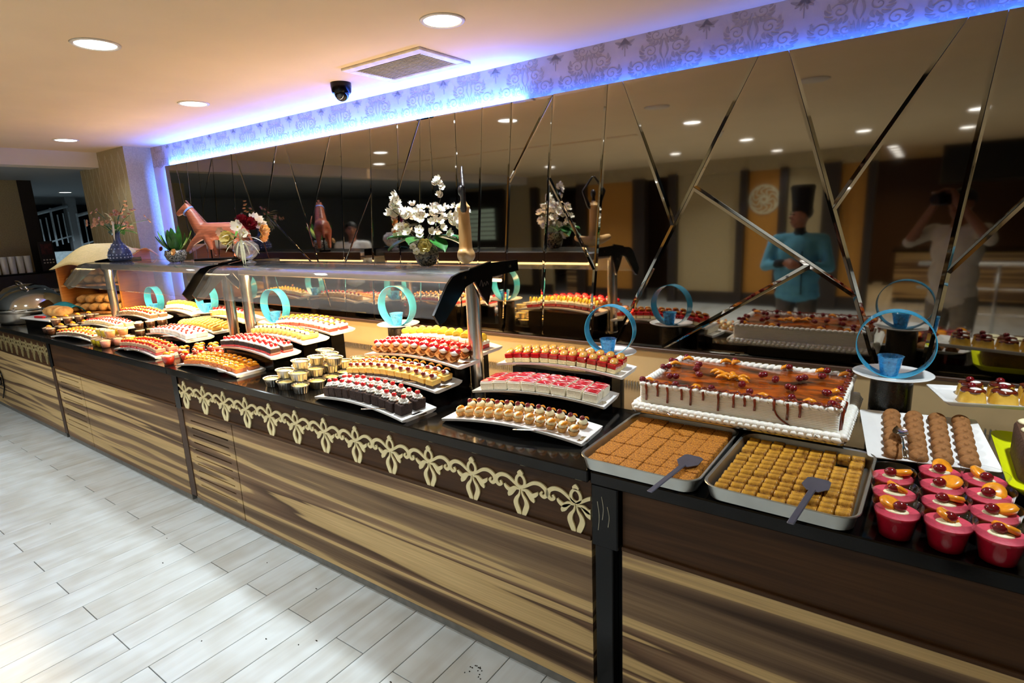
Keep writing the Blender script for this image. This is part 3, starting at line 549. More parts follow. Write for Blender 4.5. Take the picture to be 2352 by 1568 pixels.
riser_me = MB().bbox(-.5, .5, -.5, .5, 0, 1, b=.01).mesh('riser', m_black)
def riser(x, y, z0, z1, sx, sy, rz, label): 
    o = ob('riser_block', riser_me, None, (x, y, z0), (0, 0, rz), (sx, sy, z1-z0)); return tag(o, label, 'riser', 'black display risers')
srv_m = m_chrome
def server(loc, rz, label, tilt=.12, L=.2, group='cake servers'):
    """flat cake server: blade on the platter, handle reaching out"""
    t = tag(ob('cake_server', None, None, loc, (0, 0, rz)), label, 'cake server', group)
    ob('blade', MB().prism([(0, -.012), (.03, -.024), (.075, -.020), (.085, 0), (.075, .020), (.03, .024), (0, .012)], .0016, lambda a, b, c: (a, b, c)).mesh('blade', srv_m), t)
    ob('handle', MB().tube(bez([(0, 0, .001), (-.03, 0, .012), (-.09, 0, .012+tilt*.08), (-L, 0, .008+tilt*.1)], 5), [.004]*8+[.0055]*8, 8, flat=.5).mesh('handle', srv_m, True), t); return t
def platter(key, c, ang, z, cat_desc, pname, where, kinds, n, rows, group, risz=None, rdesc=None, flip=False, miss=(), cut=None, zs=1.0):
    """one arched platter and the pastries standing on it in rows"""
    rz = math.radians(ang); x, y = c; M = Matrix.Translation((x, y, z)) @ Matrix.Rotation(rz, 4, 'Z')
    tag(ob('serving_platter', plat_me, None, (x, y, z), (0, 0, rz)), where, 'platter', 'arched white serving platters')
    if risz is not None: riser(x, y, risz, z-.001, .50, .10, rz, rdesc)
    pitch = (PLL-.07)/n; rn = {1: ['single'], 2: ['front', 'back']}[rows]
    for r in range(rows):
        for i in range(n):
            if (r, i) in miss: continue
            u = -(PLL-.07)/2 + pitch*(i+.5) + random.uniform(-.002, .002); v = 0 if rows == 1 else (-.040 + .080*r) + random.uniform(-.002, .002)
            zz = .0115 + ARC*(1-(2*u/PLL)**2); sl = -8*ARC*u/PLL**2
            p = M @ Vector((u, v, zz)); kd = kinds[r % len(kinds)]
            lab = f'{ORD[i]} {cat_desc[r % len(cat_desc)]} from the left, {rn[r]} row, {group}' if rows > 1 else f'{ORD[i]} {cat_desc[0]} from the left, {group}'
            wd_ = max(v.co.x for v in K[kd][0][1].vertices)*2; sx = min(1, pitch*.92/wd_)
            place(K[kd], pname, lab, 'pastry', group, p, (0, -math.atan(sl), rz+random.uniform(-.09, .09)), (sx, 1, random.uniform(.95, 1.05)) if zs == 1 else (zs, zs, zs))
P = platter
P('choc', (-1.972, 1.632), -2.8, ZT, ['chocolate cherry square'], 'chocolate_cake_square', 'white arched platter of chocolate squares at the counter edge', ['choc'], 11, 2, 'edge platter of chocolate squares')
P('tart', (-1.239, 1.735), 4.1, ZT, ['peach tartlet', 'cherry tartlet'], 'fruit_tartlet', 'white arched platter of fruit tartlets beside the semolina tray', ['tart_p', 'tart_c'], 12, 2, 'fruit tartlets platter')
P('orange', (-3.337, 1.662), 2.8, ZT, ['peach grape slice'], 'peach_sponge_slice', 'white arched platter of orange peach slices at the counter edge', ['orange'], 12, 2, 'edge platter of peach slices')
P('cheese', (-1.992, 1.815), 2.6, .962, ['cherry cheesecake bar'], 'cheesecake_bar', 'raised white platter of yellow cheesecake bars behind the chocolate squares', ['cheese'], 12, 2, 'yellow cheesecake platter', ZT, 'black riser under the yellow cheesecake platter')
P('redchoc', (-3.197, 1.815), -.7, .985, ['cherry cream chocolate slice'], 'cherry_cream_slice', 'raised white platter of red and chocolate cherry slices', ['redchoc'], 10, 2, 'cherry chocolate slice platter', ZT, 'black riser under the cherry chocolate slices')
P('roll', (-3.183, 2.0), .9, 1.03, ['yellow fruit roll'], 'fruit_roll', 'raised white platter of yellow fruit rolls', ['roll'], 12, 1, 'yellow fruit roll platter', ZT, 'black riser under the yellow fruit rolls')
P('redwhite', (-3.198, 2.21), .9, 1.045, ['layered grape bar'], 'layered_bar', 'rear white platter of red and white bars with grapes', ['redwhite'], 11, 2, 'red and white bar platter', .79, 'tall black riser under the red and white bars')
P('waffle', (-1.985, 1.975), 1.1, 1.035, ['cherry waffle shell'], 'filled_waffle_shell', 'raised white platter of cherry waffle shells by the steel post', ['waffle'], 9, 2, 'waffle shell platter', ZT, 'black riser under the waffle shells', zs=1.1)
P('lemon', (-2.03, 2.19), 1.3, 1.045, ['lemon jelly slice'], 'lemon_jelly_slice', 'rear white platter of red jelly slices with lemon', ['lemon'], 11, 1, 'lemon jelly platter', .79, 'tall black riser under the lemon jelly slices')
P('banana', (-1.303, 2.2), 3.9, 1.015, ['banana jelly cube'], 'banana_jelly_cube', 'rear white platter of red jelly cubes with banana, by the big cake', ['banana'], 12, 2, 'banana jelly platter', .79, 'tall black riser under the banana jelly cubes')
P('white', (-1.305, 2.02), 6.9, .935, ['strawberry cake square'], 'strawberry_cake_square', 'white arched platter of white cake squares with strawberry sauce', ['white'], 8, 2, 'strawberry sauce squares platter', ZT, 'low black riser under the white cake squares')
P('cappu', (-4.309, 1.674), .5, ZT, ['layered fruit cube'], 'layered_fruit_cube', 'white arched platter of red and brown cubes beside the red cups', ['cappu'], 12, 2, 'red and brown cube platter')
P('coco', (-4.285, 1.876), -1., .97, ['berry coconut square'], 'coconut_square', 'raised white platter of coconut squares with berries', ['coco'], 9, 2, 'coconut square platter', ZT, 'black riser under the coconut squares')
P('eclair', (-4.33, 2.085), -1.0, .985, ['small golden eclair'], 'small_eclair', 'raised white platter of small golden eclairs', ['eclair'], 12, 2, 'golden eclair platter', ZT, 'black riser under the golden eclairs')
P('flanlet', (-4.31, 2.29), 0, 1.025, ['yellow flan block with cherry'], 'flan_block', 'rear white platter of yellow flan blocks with cherries', ['flanlet'], 11, 1, 'yellow flan block platter', .79, 'tall black riser under the yellow flan blocks')
P('pale', (-5.1, 2.31), -1, 1.025, ['pale lemon mousse slice'], 'mousse_slice', 'rear white platter of pale lemon mousse slices by the bread box', ['pale'], 12, 1, 'lemon mousse platter', .79, 'tall black riser under the lemon mousse slices')
P('fruitbr', (-5.47, 2.13), 2, .99, ['brown fruit slice'], 'brown_fruit_slice', 'white platter of brown fruit slices beside the farthest post', ['fruitbr'], 11, 2, 'brown fruit slice platter', ZT, 'black riser under the brown fruit slices')
P('orgrey', (-5.454, 1.668), 6.8, ZT, ['peach topped grey sponge'], 'peach_topped_sponge', 'white platter of peach topped sponges at the far counter edge', ['orgrey'], 10, 2, 'peach topped sponge platter')
P('berryb', (-5.55, 1.89), 3.3, .945, ['red berry sponge'], 'berry_sponge', 'white platter of red berry sponges behind the peach topped sponges', ['berryb'], 11, 2, 'red berry sponge platter', ZT, 'black riser under the red berry sponges')
# servers lying on the platter ends
for (x, y, z, r, l) in ((-1.72, 1.60, .913, .5, 'the chocolate squares'), (-1.0, 1.69, .913, .35, 'the fruit tartlets'), (-1.745, 1.79, .976, .45, 'the yellow cheesecake'), (-1.75, 1.95, 1.049, .3, 'the waffle shells'), (-1.08, 1.99, .949, .3, 'the white cake squares'), (-1.1, 2.15, 1.029, .2, 'the banana jelly'),
                        (-3.2, 1.58, .926, .1, 'the peach slices'), (-4.15, 1.60, .92, .3, 'the red and brown cubes'), (-5.25, 1.62, .92, .3, 'the peach topped sponges'), (-4.05, 1.80, .985, .3, 'the coconut squares')):
    server((x, y, z), r, f'steel cake server resting on the platter of {l}')
# ------------------------------------------------------------------ cups and little foil tins
m_clear = clear_mat('clear_plastic', (.97, .97, .97), .1, .02)
def cup_mesh(r0, r1, h, n=24): return MB().lathe([(r0*.96, .002), (r1*.965, h-.001), (r1, h), (r1*1.03, h-.002), (r1*.98, h-.004), (r0, 0)], n, close=False).mesh('cup', m_clear, True)
def fill_mesh(r0, r1, h, f, m): return MB().lathe([(r0*.93, .003), (r0*.95+(r1-r0)*f*.95, h*f), (.001, h*f+.001)], 24).mesh('pudding', m, True)
m_pud = mat('raspberry_mousse', '#b3142b', .25, var=.08, scale=60, sss=.15); m_pudo = mat('orange_red_pudding', '#cf3a24', .3, var=.1, sss=.1)
m_pudy = mat('yellow_pudding', '#e0c61c', .3, var=.06, sss=.1); m_pudp = mat('pink_pudding', '#d99a8c', .4, var=.06, sss=.1); m_pudc = mat('chocolate_pudding', '#4a2c1c', .4, var=.15); m_pudpe = mat('peach_pudding', '#e8a06a', .4, var=.05)
m_crumb = mat('crumb_topping', '#b79a86', .9, var=.5, scale=250, bump=1.2, col2='#e3cdb0'); m_pale = mat('pale_cream_top', '#e9dcae', .5, var=.06)
peachh = MB().lathe([(.001, .000), (.020, .000), (.024, .006), (.021, .012), (.010, .013), (.001, .010)], 16, sy=.85).mesh('peach_half', m_peach, True)
CUP = MB().lathe([(.0345, .002), (.0445, .055), (.0475, .058), (.0515, .084), (.0535, .085), (.0535, .083), (.052, .082), (.0485, .057), (.0455, .054), (.036, 0)], 32, close=False).mesh('cup', m_clear, True)
bigf = MB().lathe([(.034, .003), (.0438, .0545), (.0470, .0585), (.0478, .064)], 32).lathe([(.0478, .064), (.047, .0645), (.001, .065)], 32, close=False, mi=1).mesh('pudding', [m_pud, mat('mousse_top', '#c63a4e', .5, var=.1, scale=90, bump=.3, sss=.1)], True); bigcream = MB().ell((0, 0, .002), (.026, .019, .005), 14, 6).mesh('cream_dollop', m_custard, True)
def bigcup(x, y, a, lab):
    c, s = math.cos(a), math.sin(a)
    place([('cup', CUP), ('pudding', bigf), ('cream', bigcream, (0, 0, .062)), ('cherry', dcherry, (.006*c, .006*s, .064), R0, (1.25, 1.25, 1.2)), ('peach_half', peachh, (-.018*c, .02, .064), (.5*s, .35, a), (1.3, 1.3, 1.2))], 'mousse_cup', lab, 'dessert cup', 'raspberry mousse cups', (x, y, ZT))
pos = [[(-.002, 1.565), (-.012, 1.668), (-.02, 1.772)], [(.098, 1.562), (.092, 1.665), (.088, 1.768), (.084, 1.87)], [(.192, 1.560), (.188, 1.662), (.184, 1.764), (.180, 1.866)]]
cn = ['left', 'middle', 'right']
for ci, colm in enumerate(pos):
    for ri, (x, y) in enumerate(colm): bigcup(x, y, .6+1.1*ri+.7*ci, f'raspberry mousse cup with peach, {ORD[ri]} from the front in the {cn[ci]} column')
SC_ = cup_mesh(.027, .038, .06, 18)
def small(x, y, z, m, top, lab, grp, extra=()):
    f = SMF.setdefault(m.name, fill_mesh(.027, .038, .06, .84, m)); tp = SMT.setdefault(top.name, MB().lathe([(.001, .008), (.02, .007), (.033, .002), (.035, 0), (.001, -.002)], 18).mesh('topping', top, True)) if top else None
    place([('cup', SC_), ('pudding', f)] + ([('topping', tp, (0, 0, .05))] if tp else []) + list(extra), 'pudding_cup', lab, 'dessert cup', grp, (x, y, z))
SMF, SMT = {}, {}
pk = ('peach_slice', peach, (0, 0, .05), (.6, 0, .6), (1.4, 1.4, 1.4)); ck = ('cherry', cherry, (.01, -.008, .05))
red = [(-3.765, 1.562), (-3.69, 1.64), (-3.86, 1.70), (-3.775, 1.75), (-3.69, 1.73), (-3.86, 1.80), (-3.78, 1.85), (-3.60, 1.79), (-3.69, 1.83)]
for i, (x, y) in enumerate(sorted(red, key=lambda p: p[1])): small(x, y, ZT, m_pudo, None, f'red pudding cup with peach slices, {ORD[i]} from the counter edge', 'red pudding cups', (('cream', bigcream, (0, 0, .05)), pk, ck if i % 2 else ('peach_slice', peach, (.01, .012, .05), (.3, 0, 1.6), (1.3, 1.3, 1.3))))
k = 0
for j in range(3):
    for i in range(3):
        m = (m_pudp, m_pudy, m_pudp)[(i+j) % 3] if i else (m_pudy if j == 0 else m_pudp); k += 1
        small(-4.97+i*.082, 1.592+j*.082, ZT, m, m_crumb, f'{"yellow" if m is m_pudy else "pink"} crumb-topped pudding cup, lower tier, {ORD[i]} across, {ORD[j]} row', 'crumb topped pudding cups')
for j in range(2):
    for i in range(3): small(-4.99+i*.082, 1.64+j*.085, ZT+.063, m_pudy if i < 2 else m_pudpe, m_crumb, f'{"yellow" if i < 2 else "peach"} crumb-topped pudding cup, upper tier, {ORD[i]} across, {ORD[j]} row', 'crumb topped pudding cups')
for j in range(3):
    small(-5.03, 1.915+j*.085, ZT, m_pudc, m_pale, f'chocolate pudding cup with pale top, lower, {ORD[j]} toward the mirrors', 'pale topped chocolate cups'); small(-5.03, 1.915+j*.085, ZT+.06, m_pudc, m_pale, f'chocolate pudding cup with pale top, upper, {ORD[j]} toward the mirrors', 'pale topped chocolate cups')
for j in range(5):
    for i in range(2):
        small(-6.04+i*.085-.01*j, 1.60+j*.088, ZT, m_pudc, m_crumb, f'dark chocolate pudding cup, lower tier, {ORD[j]} row, {ORD[i]} across', 'dark chocolate pudding cups', ((pk,) if i else ()))
for j in range(4): small(-6.0-.01*j, 1.66+j*.088, ZT+.063, m_pudc, m_crumb, f'dark chocolate pudding cup with peach, upper tier, {ORD[j]} from the edge', 'dark chocolate pudding cups', (pk,))
# foil custard tins stacked in a pyramid
m_foil = mat('crimped_foil', '#c9c6bf', .28, metal=1., var=.1, scale=60); m_bcust = mat('baked_custard', '#d8a640', .35, var=.2, scale=30, coat=.3, col2='#ecd58a', sss=.1)
foil = MB().lathe([(.040, 0), (.041, .001), (.050, .036), (.056, .037), (.056, .039), (.050, .039), (.048, .034)], 48, lobes=24, amp=.012, close=True, sy=.74).mesh('foil_tin', m_foil)
cust = MB().lathe([(.048, 0), (.03, .003), (.001, .004)], 24, sy=.74).mesh('custard', m_bcust, True); rimp = MB().lathe([(.050, 0), (.056, .0005), (.057, .003), (.050, .002)], 36, close=False, sy=.74).mesh('rim', m_foil)
tins = [(x, y, 0) for y in (1.60, 1.69, 1.78, 1.87, 1.96) for x in (-2.71, -2.585, -2.455)] + [(x, y, 1) for y in (1.645, 1.735, 1.825, 1.915) for x in (-2.65, -2.525)] + [(x, y, 2) for y in (1.70, 1.79, 1.88) for x in (-2.585,)] + [(-2.49, 1.83, 2), (-2.44, 2.05, 0), (-2.57, 2.05, 0), (-2.50, 2.0, 1), (-2.69, 1.92, 2)]
lv = ['bottom', 'middle', 'top']; num = [0, 0, 0]
for (x, y, l) in sorted(tins, key=lambda t: (t[2], t[1], t[0])):
    place([('foil_tin', foil), ('custard', cust, (0, 0, .034)), ('rim', rimp, (0, 0, .038))], 'custard_tin', f'foil custard tin, {lv[l]} layer of the pile, {ORD[num[l]] if num[l] < 20 else "last"} counting from the front', 'custard tin', 'foil custard tins', (x+random.uniform(-.005, .005), y+random.uniform(-.004, .004), ZT+l*.0425), (0, 0, random.uniform(-.3, .3))); num[l] += 1

# ------------------------------------------------------------------ blue ring decorations on plates and pedestals
m_ring = mat('blue_translucent_plastic', '#42b4de', .2, var=.12, scale=30, coat=.4, trans=.25); m_bcup = clear_mat('blue_cup_plastic', (.35, .72, .9), .15, .05, milk=.4, milkcol=(.12, .5, .85))
m_ped = mat('black_speckled_stone', '#0d0c0b', .25, var=.3, scale=500, col2='#2b2822'); m_petal = mat('purple_petals', '#5a2a5e', .5, var=.3)
plate_me = MB().lathe([(.05, 0), (.055, .003), (.09, .010), (.118, .018), (.122, .021), (.119, .022), (.09, .014), (.055, .007), (.001, .006)], 40).mesh('plate', m_white, True)
def ringmesh():
    g = MB(); n = 56; vs = []; fs = []
    for k in range(n):
        a = 2*PI*k/n
        for (r, y) in ((.1135, -.03), (.1165, -.03), (.1165, .03), (.1135, .03)): vs.append((r*math.cos(a), y, .1165+r*math.sin(a)))
    for k in range(n):
        for q in range(4): fs.append((k*4+q, k*4+(q+1) % 4, ((k+1) % n)*4+(q+1) % 4, ((k+1) % n)*4+q))
    return g.add(vs, fs).mesh('ring', m_ring, 'auto')
ring_me = ringmesh(); bc = MB().lathe([(.025, 0), (.039, .068), (.041, .070), (.038, .070), (.024, .003)], 24, lobes=12, amp=.02, close=False).mesh('blue_cup', m_bcup, True)
for (x, y, z, a, w) in ((-.058, 2.33, 1.095, .05, 'beside the cream cake'), (-1.17, 2.40, 1.045, .15, 'behind the banana jelly cubes'), (-2.45, 2.27, 1.11, .12, 'under the near glass guard'), (-3.63, 2.24, 1.052, .1, 'behind the yellow fruit rolls'), (-4.66, 2.29, 1.05, .05, 'beside the lemon mousse slices'), (-5.72, 2.34, .985, .05, 'in front of the bread box')):
    tag(ob('pedestal', MB().lathe([(.064, 0), (.064, z-.79)], 28).mesh('pedestal', m_ped, 'auto'), None, (x, y, .79)), f'black speckled cylinder pedestal under the blue ring {w}', 'pedestal', 'black pedestals')
    tag(ob('saucer', plate_me, None, (x, y, z)), f'white saucer under the blue ring {w}', 'plate', 'white saucers')
    t = thing('ring_decoration', f'blue plastic ring with a small blue cup {w}', 'decoration', (x, y, z+.008), a, 'blue ring decorations'); ob('ring', ring_me, t); ob('cup', bc, t, (-.01, 0, .003))
    pm = MB()
    for q in range(12): pm.ell((random.uniform(-.016, .016), random.uniform(-.016, .016), .01+.003*q), (.010, .008, .006), 6, 5)
    ob('petals', pm.mesh('petals', m_petal, True), t, (-.01, 0, .006)); ob('wax_foot', MB().lathe([(.045, 0), (.04, .004), (.001, .005)], 14, sy=.7).mesh('wax_foot', mat('clear_wax', '#cfd2cc', .2)), t, (0, 0, -.002))
# ------------------------------------------------------------------ big cream cake
def rrect(w, d, r, n=5):
    out = []
    for (cx, cy, a0) in ((w/2-r, d/2-r, 0), (-w/2+r, d/2-r, PI/2), (-w/2+r, -d/2+r, PI), (w/2-r, -d/2+r, 1.5*PI)):
        for k in range(n+1): a = a0+PI/2*k/n; out.append((cx+r*math.cos(a), cy+r*math.sin(a)))
    return out
def loft(g, loops, cap0=True, cap1=True, mi=0):
    n = len(loops[0]); vs = [v for l in loops for v in l]; fs = []
    for i in range(len(loops)-1):
        for k in range(n): fs.append((i*n+k, i*n+(k+1) % n, (i+1)*n+(k+1) % n, (i+1)*n+k))
    if cap0: fs.append(tuple(range(n-1, -1, -1)))
    if cap1: fs.append(tuple((len(loops)-1)*n+k for k in range(n)))
    return g.add(vs, fs, mi)
lp = lambda w, d, r, z: [(x, y, z) for x, y in rrect(w, d, r)]
CX, CY, CZ = -.50, 2.165, .975; CW, CD, CH = .655, .455, .088
riser(CX, 2.26, .79, CZ-.003, .5, .26, 0, 'wide black riser under the big cream cake')
cb = thing('cake_board', 'clear and silver board under the big cream cake', 'cake board', (CX, CY, CZ-.002)); ob('board', loft(MB(), [lp(CW+.045, CD+.045, .02, 0), lp(CW+.05, CD+.05, .02, .006)]).mesh('board', m_steel), cb)
ck_t = thing('cream_cake', 'large rectangular white cream cake with caramel glaze, cherries and orange segments', 'cake', (CX, CY, CZ+.005))
ridges = []
for k in range(33): z = CH*k/32; q = .0035*(k % 2); ridges.append(lp(CW-q, CD-q, .012, z))
ob('cream_side', loft(MB(), ridges).mesh('cream_side', m_cream), ck_t)
gl = MB(); gl.grid(lambda u, v: ((u-.5)*(CW-.03), (v-.5)*(CD-.03), CH+.004+.0022*math.sin(u*17+3*math.sin(v*7))*math.cos(v*11+u*4)), 40, 28); ob('caramel_glaze', gl.mesh('caramel_glaze', m_caram, True), ck_t)
shell = MB().at((0, 0, 0), (0, .35, .6)).ell((0, 0, 0), (.020, .011, .010), 8, 6).mesh('cream_shell', m_cream, True)
shellb = MB().at((0, 0, 0), (0, .3, .55)).ell((0, 0, 0), (.024, .013, .013), 10, 6).at((.004, -.006, -.006), (0, .3, .7)).ell((0, 0, 0), (.020, .010, .009), 8, 6).mesh('cream_rosette', m_cream, True)
for (w, d, z, step, me, s) in ((CW-.012, CD-.012, CH+.006, .024, shell, 1.), (CW+.018, CD+.018, .013, .023, shellb, 1.15)):
    for sx, sy, L, ang in ((1, 0, w, 0), (1, 0, w, 0), (0, 1, d, PI/2), (0, 1, d, PI/2)): pass
    for side in range(4):
        L = w if side % 2 == 0 else d; n = int(L/step)
        for k in range(n):
            t = -L/2+L*(k+.5)/n; p = [(t, -d/2), (w/2, t), (-t, d/2), (-w/2, -t)][side]
            ob('cream_shell' if me is shell else 'cream_rosette', me, ck_t, (*p, z), (0, 0, side*PI/2+random.uniform(-.08, .08)), (s, s, s))
random.seed(11)
m_car2 = mat('caramel_drip', '#7a2a10', .12, var=.3, coat=.6)
for k in range(15):   # drips down the front and the end
    x = -CW/2+.03+k*.043+random.uniform(-.01, .01); L = random.choice([.02, .03, .045, .05])
    if k < 13: ob('drip', MB().tube([(x, -CD/2+.008, CH+.016), (x, -CD/2-.006, CH+.008), (x+.001, -CD/2-.003, CH-.012), (x, -CD/2-.002, CH-L)], [.004, .005, .004, .0046], 7).mesh('drip', m_car2, True), ck_t)
for (y, L) in ((-.2, .08), (-.12, .03)): ob('drip', MB().tube([(CW/2-.006, y, CH+.015), (CW/2+.007, y, CH+.004), (CW/2+.003, y, CH-L)], [.005, .006, .005], 7).mesh('drip', m_car2, True), ck_t)
ob('drip', MB().tube(bez([(.14, -CD/2-.003, CH-.01), (.15, -CD/2-.003, .055), (.165, -CD/2-.003, .04), (.19, -CD/2-.003, .025)], 4), .003, 6).mesh('drip', m_car2, True), ck_t)
sq = MB(); sq.tube([(-CW/2+.02+i*.0062, -CD/2+.008+.011*math.sin(i*1.1), CH+.020+.002*math.cos(i*2)) for i in range(104)], .0034, 6); sq.tube([(CW/2-.012+.009*math.sin(i*1.2), -CD/2+.02+i*.007, CH+.020) for i in range(60)], .0034, 6)
ob('caramel_squiggle', sq.mesh('caramel_squiggle', m_car2, True), ck_t)
mand = MB().tube([(-.02, 0, 0), (-.012, .004, .006), (0, .006, .009), (.012, .004, .006), (.02, 0, 0)], [.002, .008, .010, .008, .002], 8, flat=.7).mesh('orange_segment', m_peach, True)
for (x, y, a) in ((-.10, .01, 0), (-.07, -.01, .5), (-.04, -.02, .8), (-.05, .02, 2.), (-.01, -.01, .3), (-.08, -.035, .2), (.0, -.04, 2.6), (-.12, .03, .4), (-.13, .20, .5), (-.09, .205, 1.), (.10, .20, .4), (.22, .205, .3), (-.30, -.20, .2), (-.12, -.205, 1.), (.10, -.205, .3), (.24, -.20, .4), (.30, .19, .3), (.30, -.05, .6), (-.30, .08, .5), (.31, -.14, .5), (-.28, .18, .2)):
    ob('orange_segment', mand, ck_t, (x, y, CH+.010), (0, 0, a), (1.15, 1.15, 1.15))
for (x, y) in [(-.32, -.205), (-.315, .0), (-.315, .10), (-.30, .205), (-.11, .215), (.11, .212), (.23, .212), (.31, .205), (.315, -.03), (.30, -.20), (-.20, -.205), (-.06, -.2), (.06, -.2), (.19, -.2), (.28, -.1), (-.19, .03), (-.16, -.05), (.05, .05), (.09, .0), (.17, .06), (.16, -.08), (-.2, .1), (.0, -.11), (.24, .12), (-.24, -.12)]:
    for q in range(2 if abs(y) < .17 else 1): ob('cherry', dcherry, ck_t, (x+random.uniform(-.013, .013), y+random.uniform(-.013, .013), CH+.010), (0, 0, random.uniform(0, 6)), (1.1, 1.1, 1.1))
def spoon(loc, rot, label, m, name='serving_spoon', L=.17, group='serving spoons'):
    t = tag(ob(name, None, None, loc, rot), label, 'spoon', group)
    g = MB(); g.grid(lambda u, v: ((u-.5)*.062, (v-.5)*.042*math.sin(PI*(.06+.88*u))**.6, .008*((2*u-1)**2+(2*v-1)**2)-.004), 14, 10); ob('bowl', g.mesh('bowl', m, True), t)
    ob('handle', MB().tube(bez([(.028, 0, .002), (.06, 0, .012), (.11, 0, .010), (.028+L, 0, .002)], 5), [.0035]*6+[.003]*5+[.0055]*5, 8, flat=.45).mesh('handle', m, True), t); return t
server((-.76, 1.93, .985), 2.4, 'steel server sticking out at the left corner of the cream cake', L=.12); server((-.24, 1.955, .985), 1.75, 'clear-handled server at the front right of the cream cake', L=.08)
# ------------------------------------------------------------------ two baking trays
m_alu = mat('dull_aluminium', '#b9bab4', .38, metal=1., var=.08, scale=9)
def bake_tray(cx, cy, w, d, h, rz, label):
    t = thing('baking_tray', label, 'baking tray', (cx, cy, ZT+.001), rz, 'aluminium baking trays')
    g = MB(); L = [lp(w-.05, d-.05, .035, 0), lp(w-.03, d-.03, .04, .004), lp(w-.012, d-.012, .045, h-.003), lp(w, d, .05, h), lp(w-.002, d-.002, .05, h+.0025), lp(w-.016, d-.016, .045, h), lp(w-.034, d-.034, .04, .007), lp(w-.05, d-.05, .035, .004)]
    ob('pan', loft(g, L).mesh('pan', m_alu, 'auto'), t); return t
T1 = (-.66, 1.742, .388, .49); T2 = (-.262, 1.735, .388, .475); TZ = ZT+.046
bake_tray(*T1[:2], T1[2], T1[3], .046, .0, 'aluminium tray of golden semolina squares'); bake_tray(*T2[:2], T2[2], T2[3], .046, -.02, 'aluminium tray of rolled baklava')
m_sem = mat('golden_semolina', '#935006', .75, var=.4, scale=200, bump=1., col2='#cc8418'); nx, ny = 6, 8; sw, sd = .338/nx, .438/ny
sqm = [MB().bbox(-sw/2+.0006, sw/2-.0006, -sd/2+.0006, sd/2-.0006, 0, .030, b=.0035, seg=2).mesh('semolina_square', m_sem) for _ in range(1)]
for j in range(ny):
    for i in range(nx):
        x = T1[0]-.169+sw*(i+.5); y = T1[1]-.219+sd*(j+.5)
        tag(ob('semolina_square', sqm[0], None, (x, y, ZT+.009), (random.uniform(-.015, .015), random.uniform(-.015, .015), 0), (1, 1, random.uniform(.93, 1.07))), f'golden semolina square, {ORD[i]} from the left in the {ORD[j]} row of its tray', 'pastry', 'semolina squares')
m_bak = mat('syrup_baklava', '#84490a', .28, var=.4, scale=60, coat=.5, col2='#d39a30', bump=.5)
def bakl():
    g = MB(); pr = []; L = .037; n = 19
    for k in range(n): pr.append((.0185*(1-.09*(k % 2))*(.6 if k in (0, n-1) else 1), -L/2+L*k/(n-1)))
    g.at((0, 0, .0155), (0, PI/2, 0)); g.lathe(pr, 14); return g.mesh('baklava_roll', m_bak, True)
bk = bakl(); nx, ny = 9, 13
for j in range(ny):
    for i in range(nx):
        x = T2[0]-.168+.336*(i+.5)/nx; y = T2[1]-.212+.424*(j+.5)/ny
        if (i, j) in ((7, 10), (7, 11)): continue
        tag(ob('baklava_roll', bk, None, (x, y, ZT+.009), (random.uniform(-.3, .3), 0, random.uniform(-.06, .06)), (1, 1, random.uniform(.9, 1.12))), f'baklava roll, {ORD[i]} column from the left, {ORD[j]} from the front of its tray', 'pastry', 'baklava rolls')
m_gunm = mat('grey_spatula_metal', '#6f7080', .35, metal=.8, var=.06)
def spatula(loc, rot, label):
    t = tag(ob('cake_spatula', None, None, loc, rot), label, 'spatula', 'grey cake spatulas')
    ob('blade', MB().prism([(0, -.014), (.03, -.034), (.075, -.030), (.083, -.02), (.083, .02), (.075, .030), (.03, .034), (0, .014)], .002, lambda a, b, c: (a, b, c)).mesh('blade', m_gunm), t)
    ob('handle', MB().bbox(-.20, .006, -.0085, .0085, .001, .006, b=.002).mesh('handle', m_gunm), t)
spatula((-.538, 1.588, TZ+.003), (0, -.03, 1.45), 'grey cake spatula lying across the semolina tray'); spatula((-.192, 1.605, TZ+.003), (0, -.03, 1.48), 'grey cake spatula lying across the baklava tray')
# ------------------------------------------------------------------ cookies on a square plate
def sq_plate(w, d, m, r=.012, rim=.04, h=.016):
    L = [lp(w-2*rim, d-2*rim, r, 0), lp(w-2*rim+.01, d-2*rim+.01, r, .001), lp(w, d, r, h-.003), lp(w, d, r, h), lp(w-2*rim, d-2*rim, r, .006)]
    return loft(MB(), L).mesh('plate', m, 'auto')
pc = Vector((.045, 2.115, .957)); prt = (math.radians(9), 0, math.radians(9.5))
riser(.04, 2.17, .79, .955, .12, .1, .16, 'black riser under the square cookie plate')
tag(ob('square_plate', sq_plate(.325, .315, m_white), None, pc, prt), 'square white plate of round brown cookies', 'plate'); RM = Matrix.Translation(pc) @ Euler(prt).to_matrix().to_4x4()
m_cook = mat('brown_cookie', '#8a5a2b', .8, var=.12, scale=120, bump=.5)
ckm = MB().lathe([(.015, 0), (.0235, .006), (.0245, .012), (.0205, .021), (.010, .0265), (.007, .0252), (.0055, .0295), (.001, .030)], 20).mesh('cookie', m_cook, True)
for j in range(7):
    for i in range(4):
        q = RM @ Vector((-.095+.062*i+.004*j, -.128+.0425*j, .010))
        tag(ob('cookie', ckm, None, q, (prt[0]+.32, 0, prt[2]+random.uniform(-.3, .3)), (1.05, 1.05, 1)), f'brown round cookie, {ORD[i]} column from the left, {ORD[j]} from the front of the plate', 'cookie', 'brown cookies on the square plate')
spoon((-.015, 2.04, .999), (0, .1, -1.46), 'steel spoon lying on the brown cookies', m_chrome, L=.14)
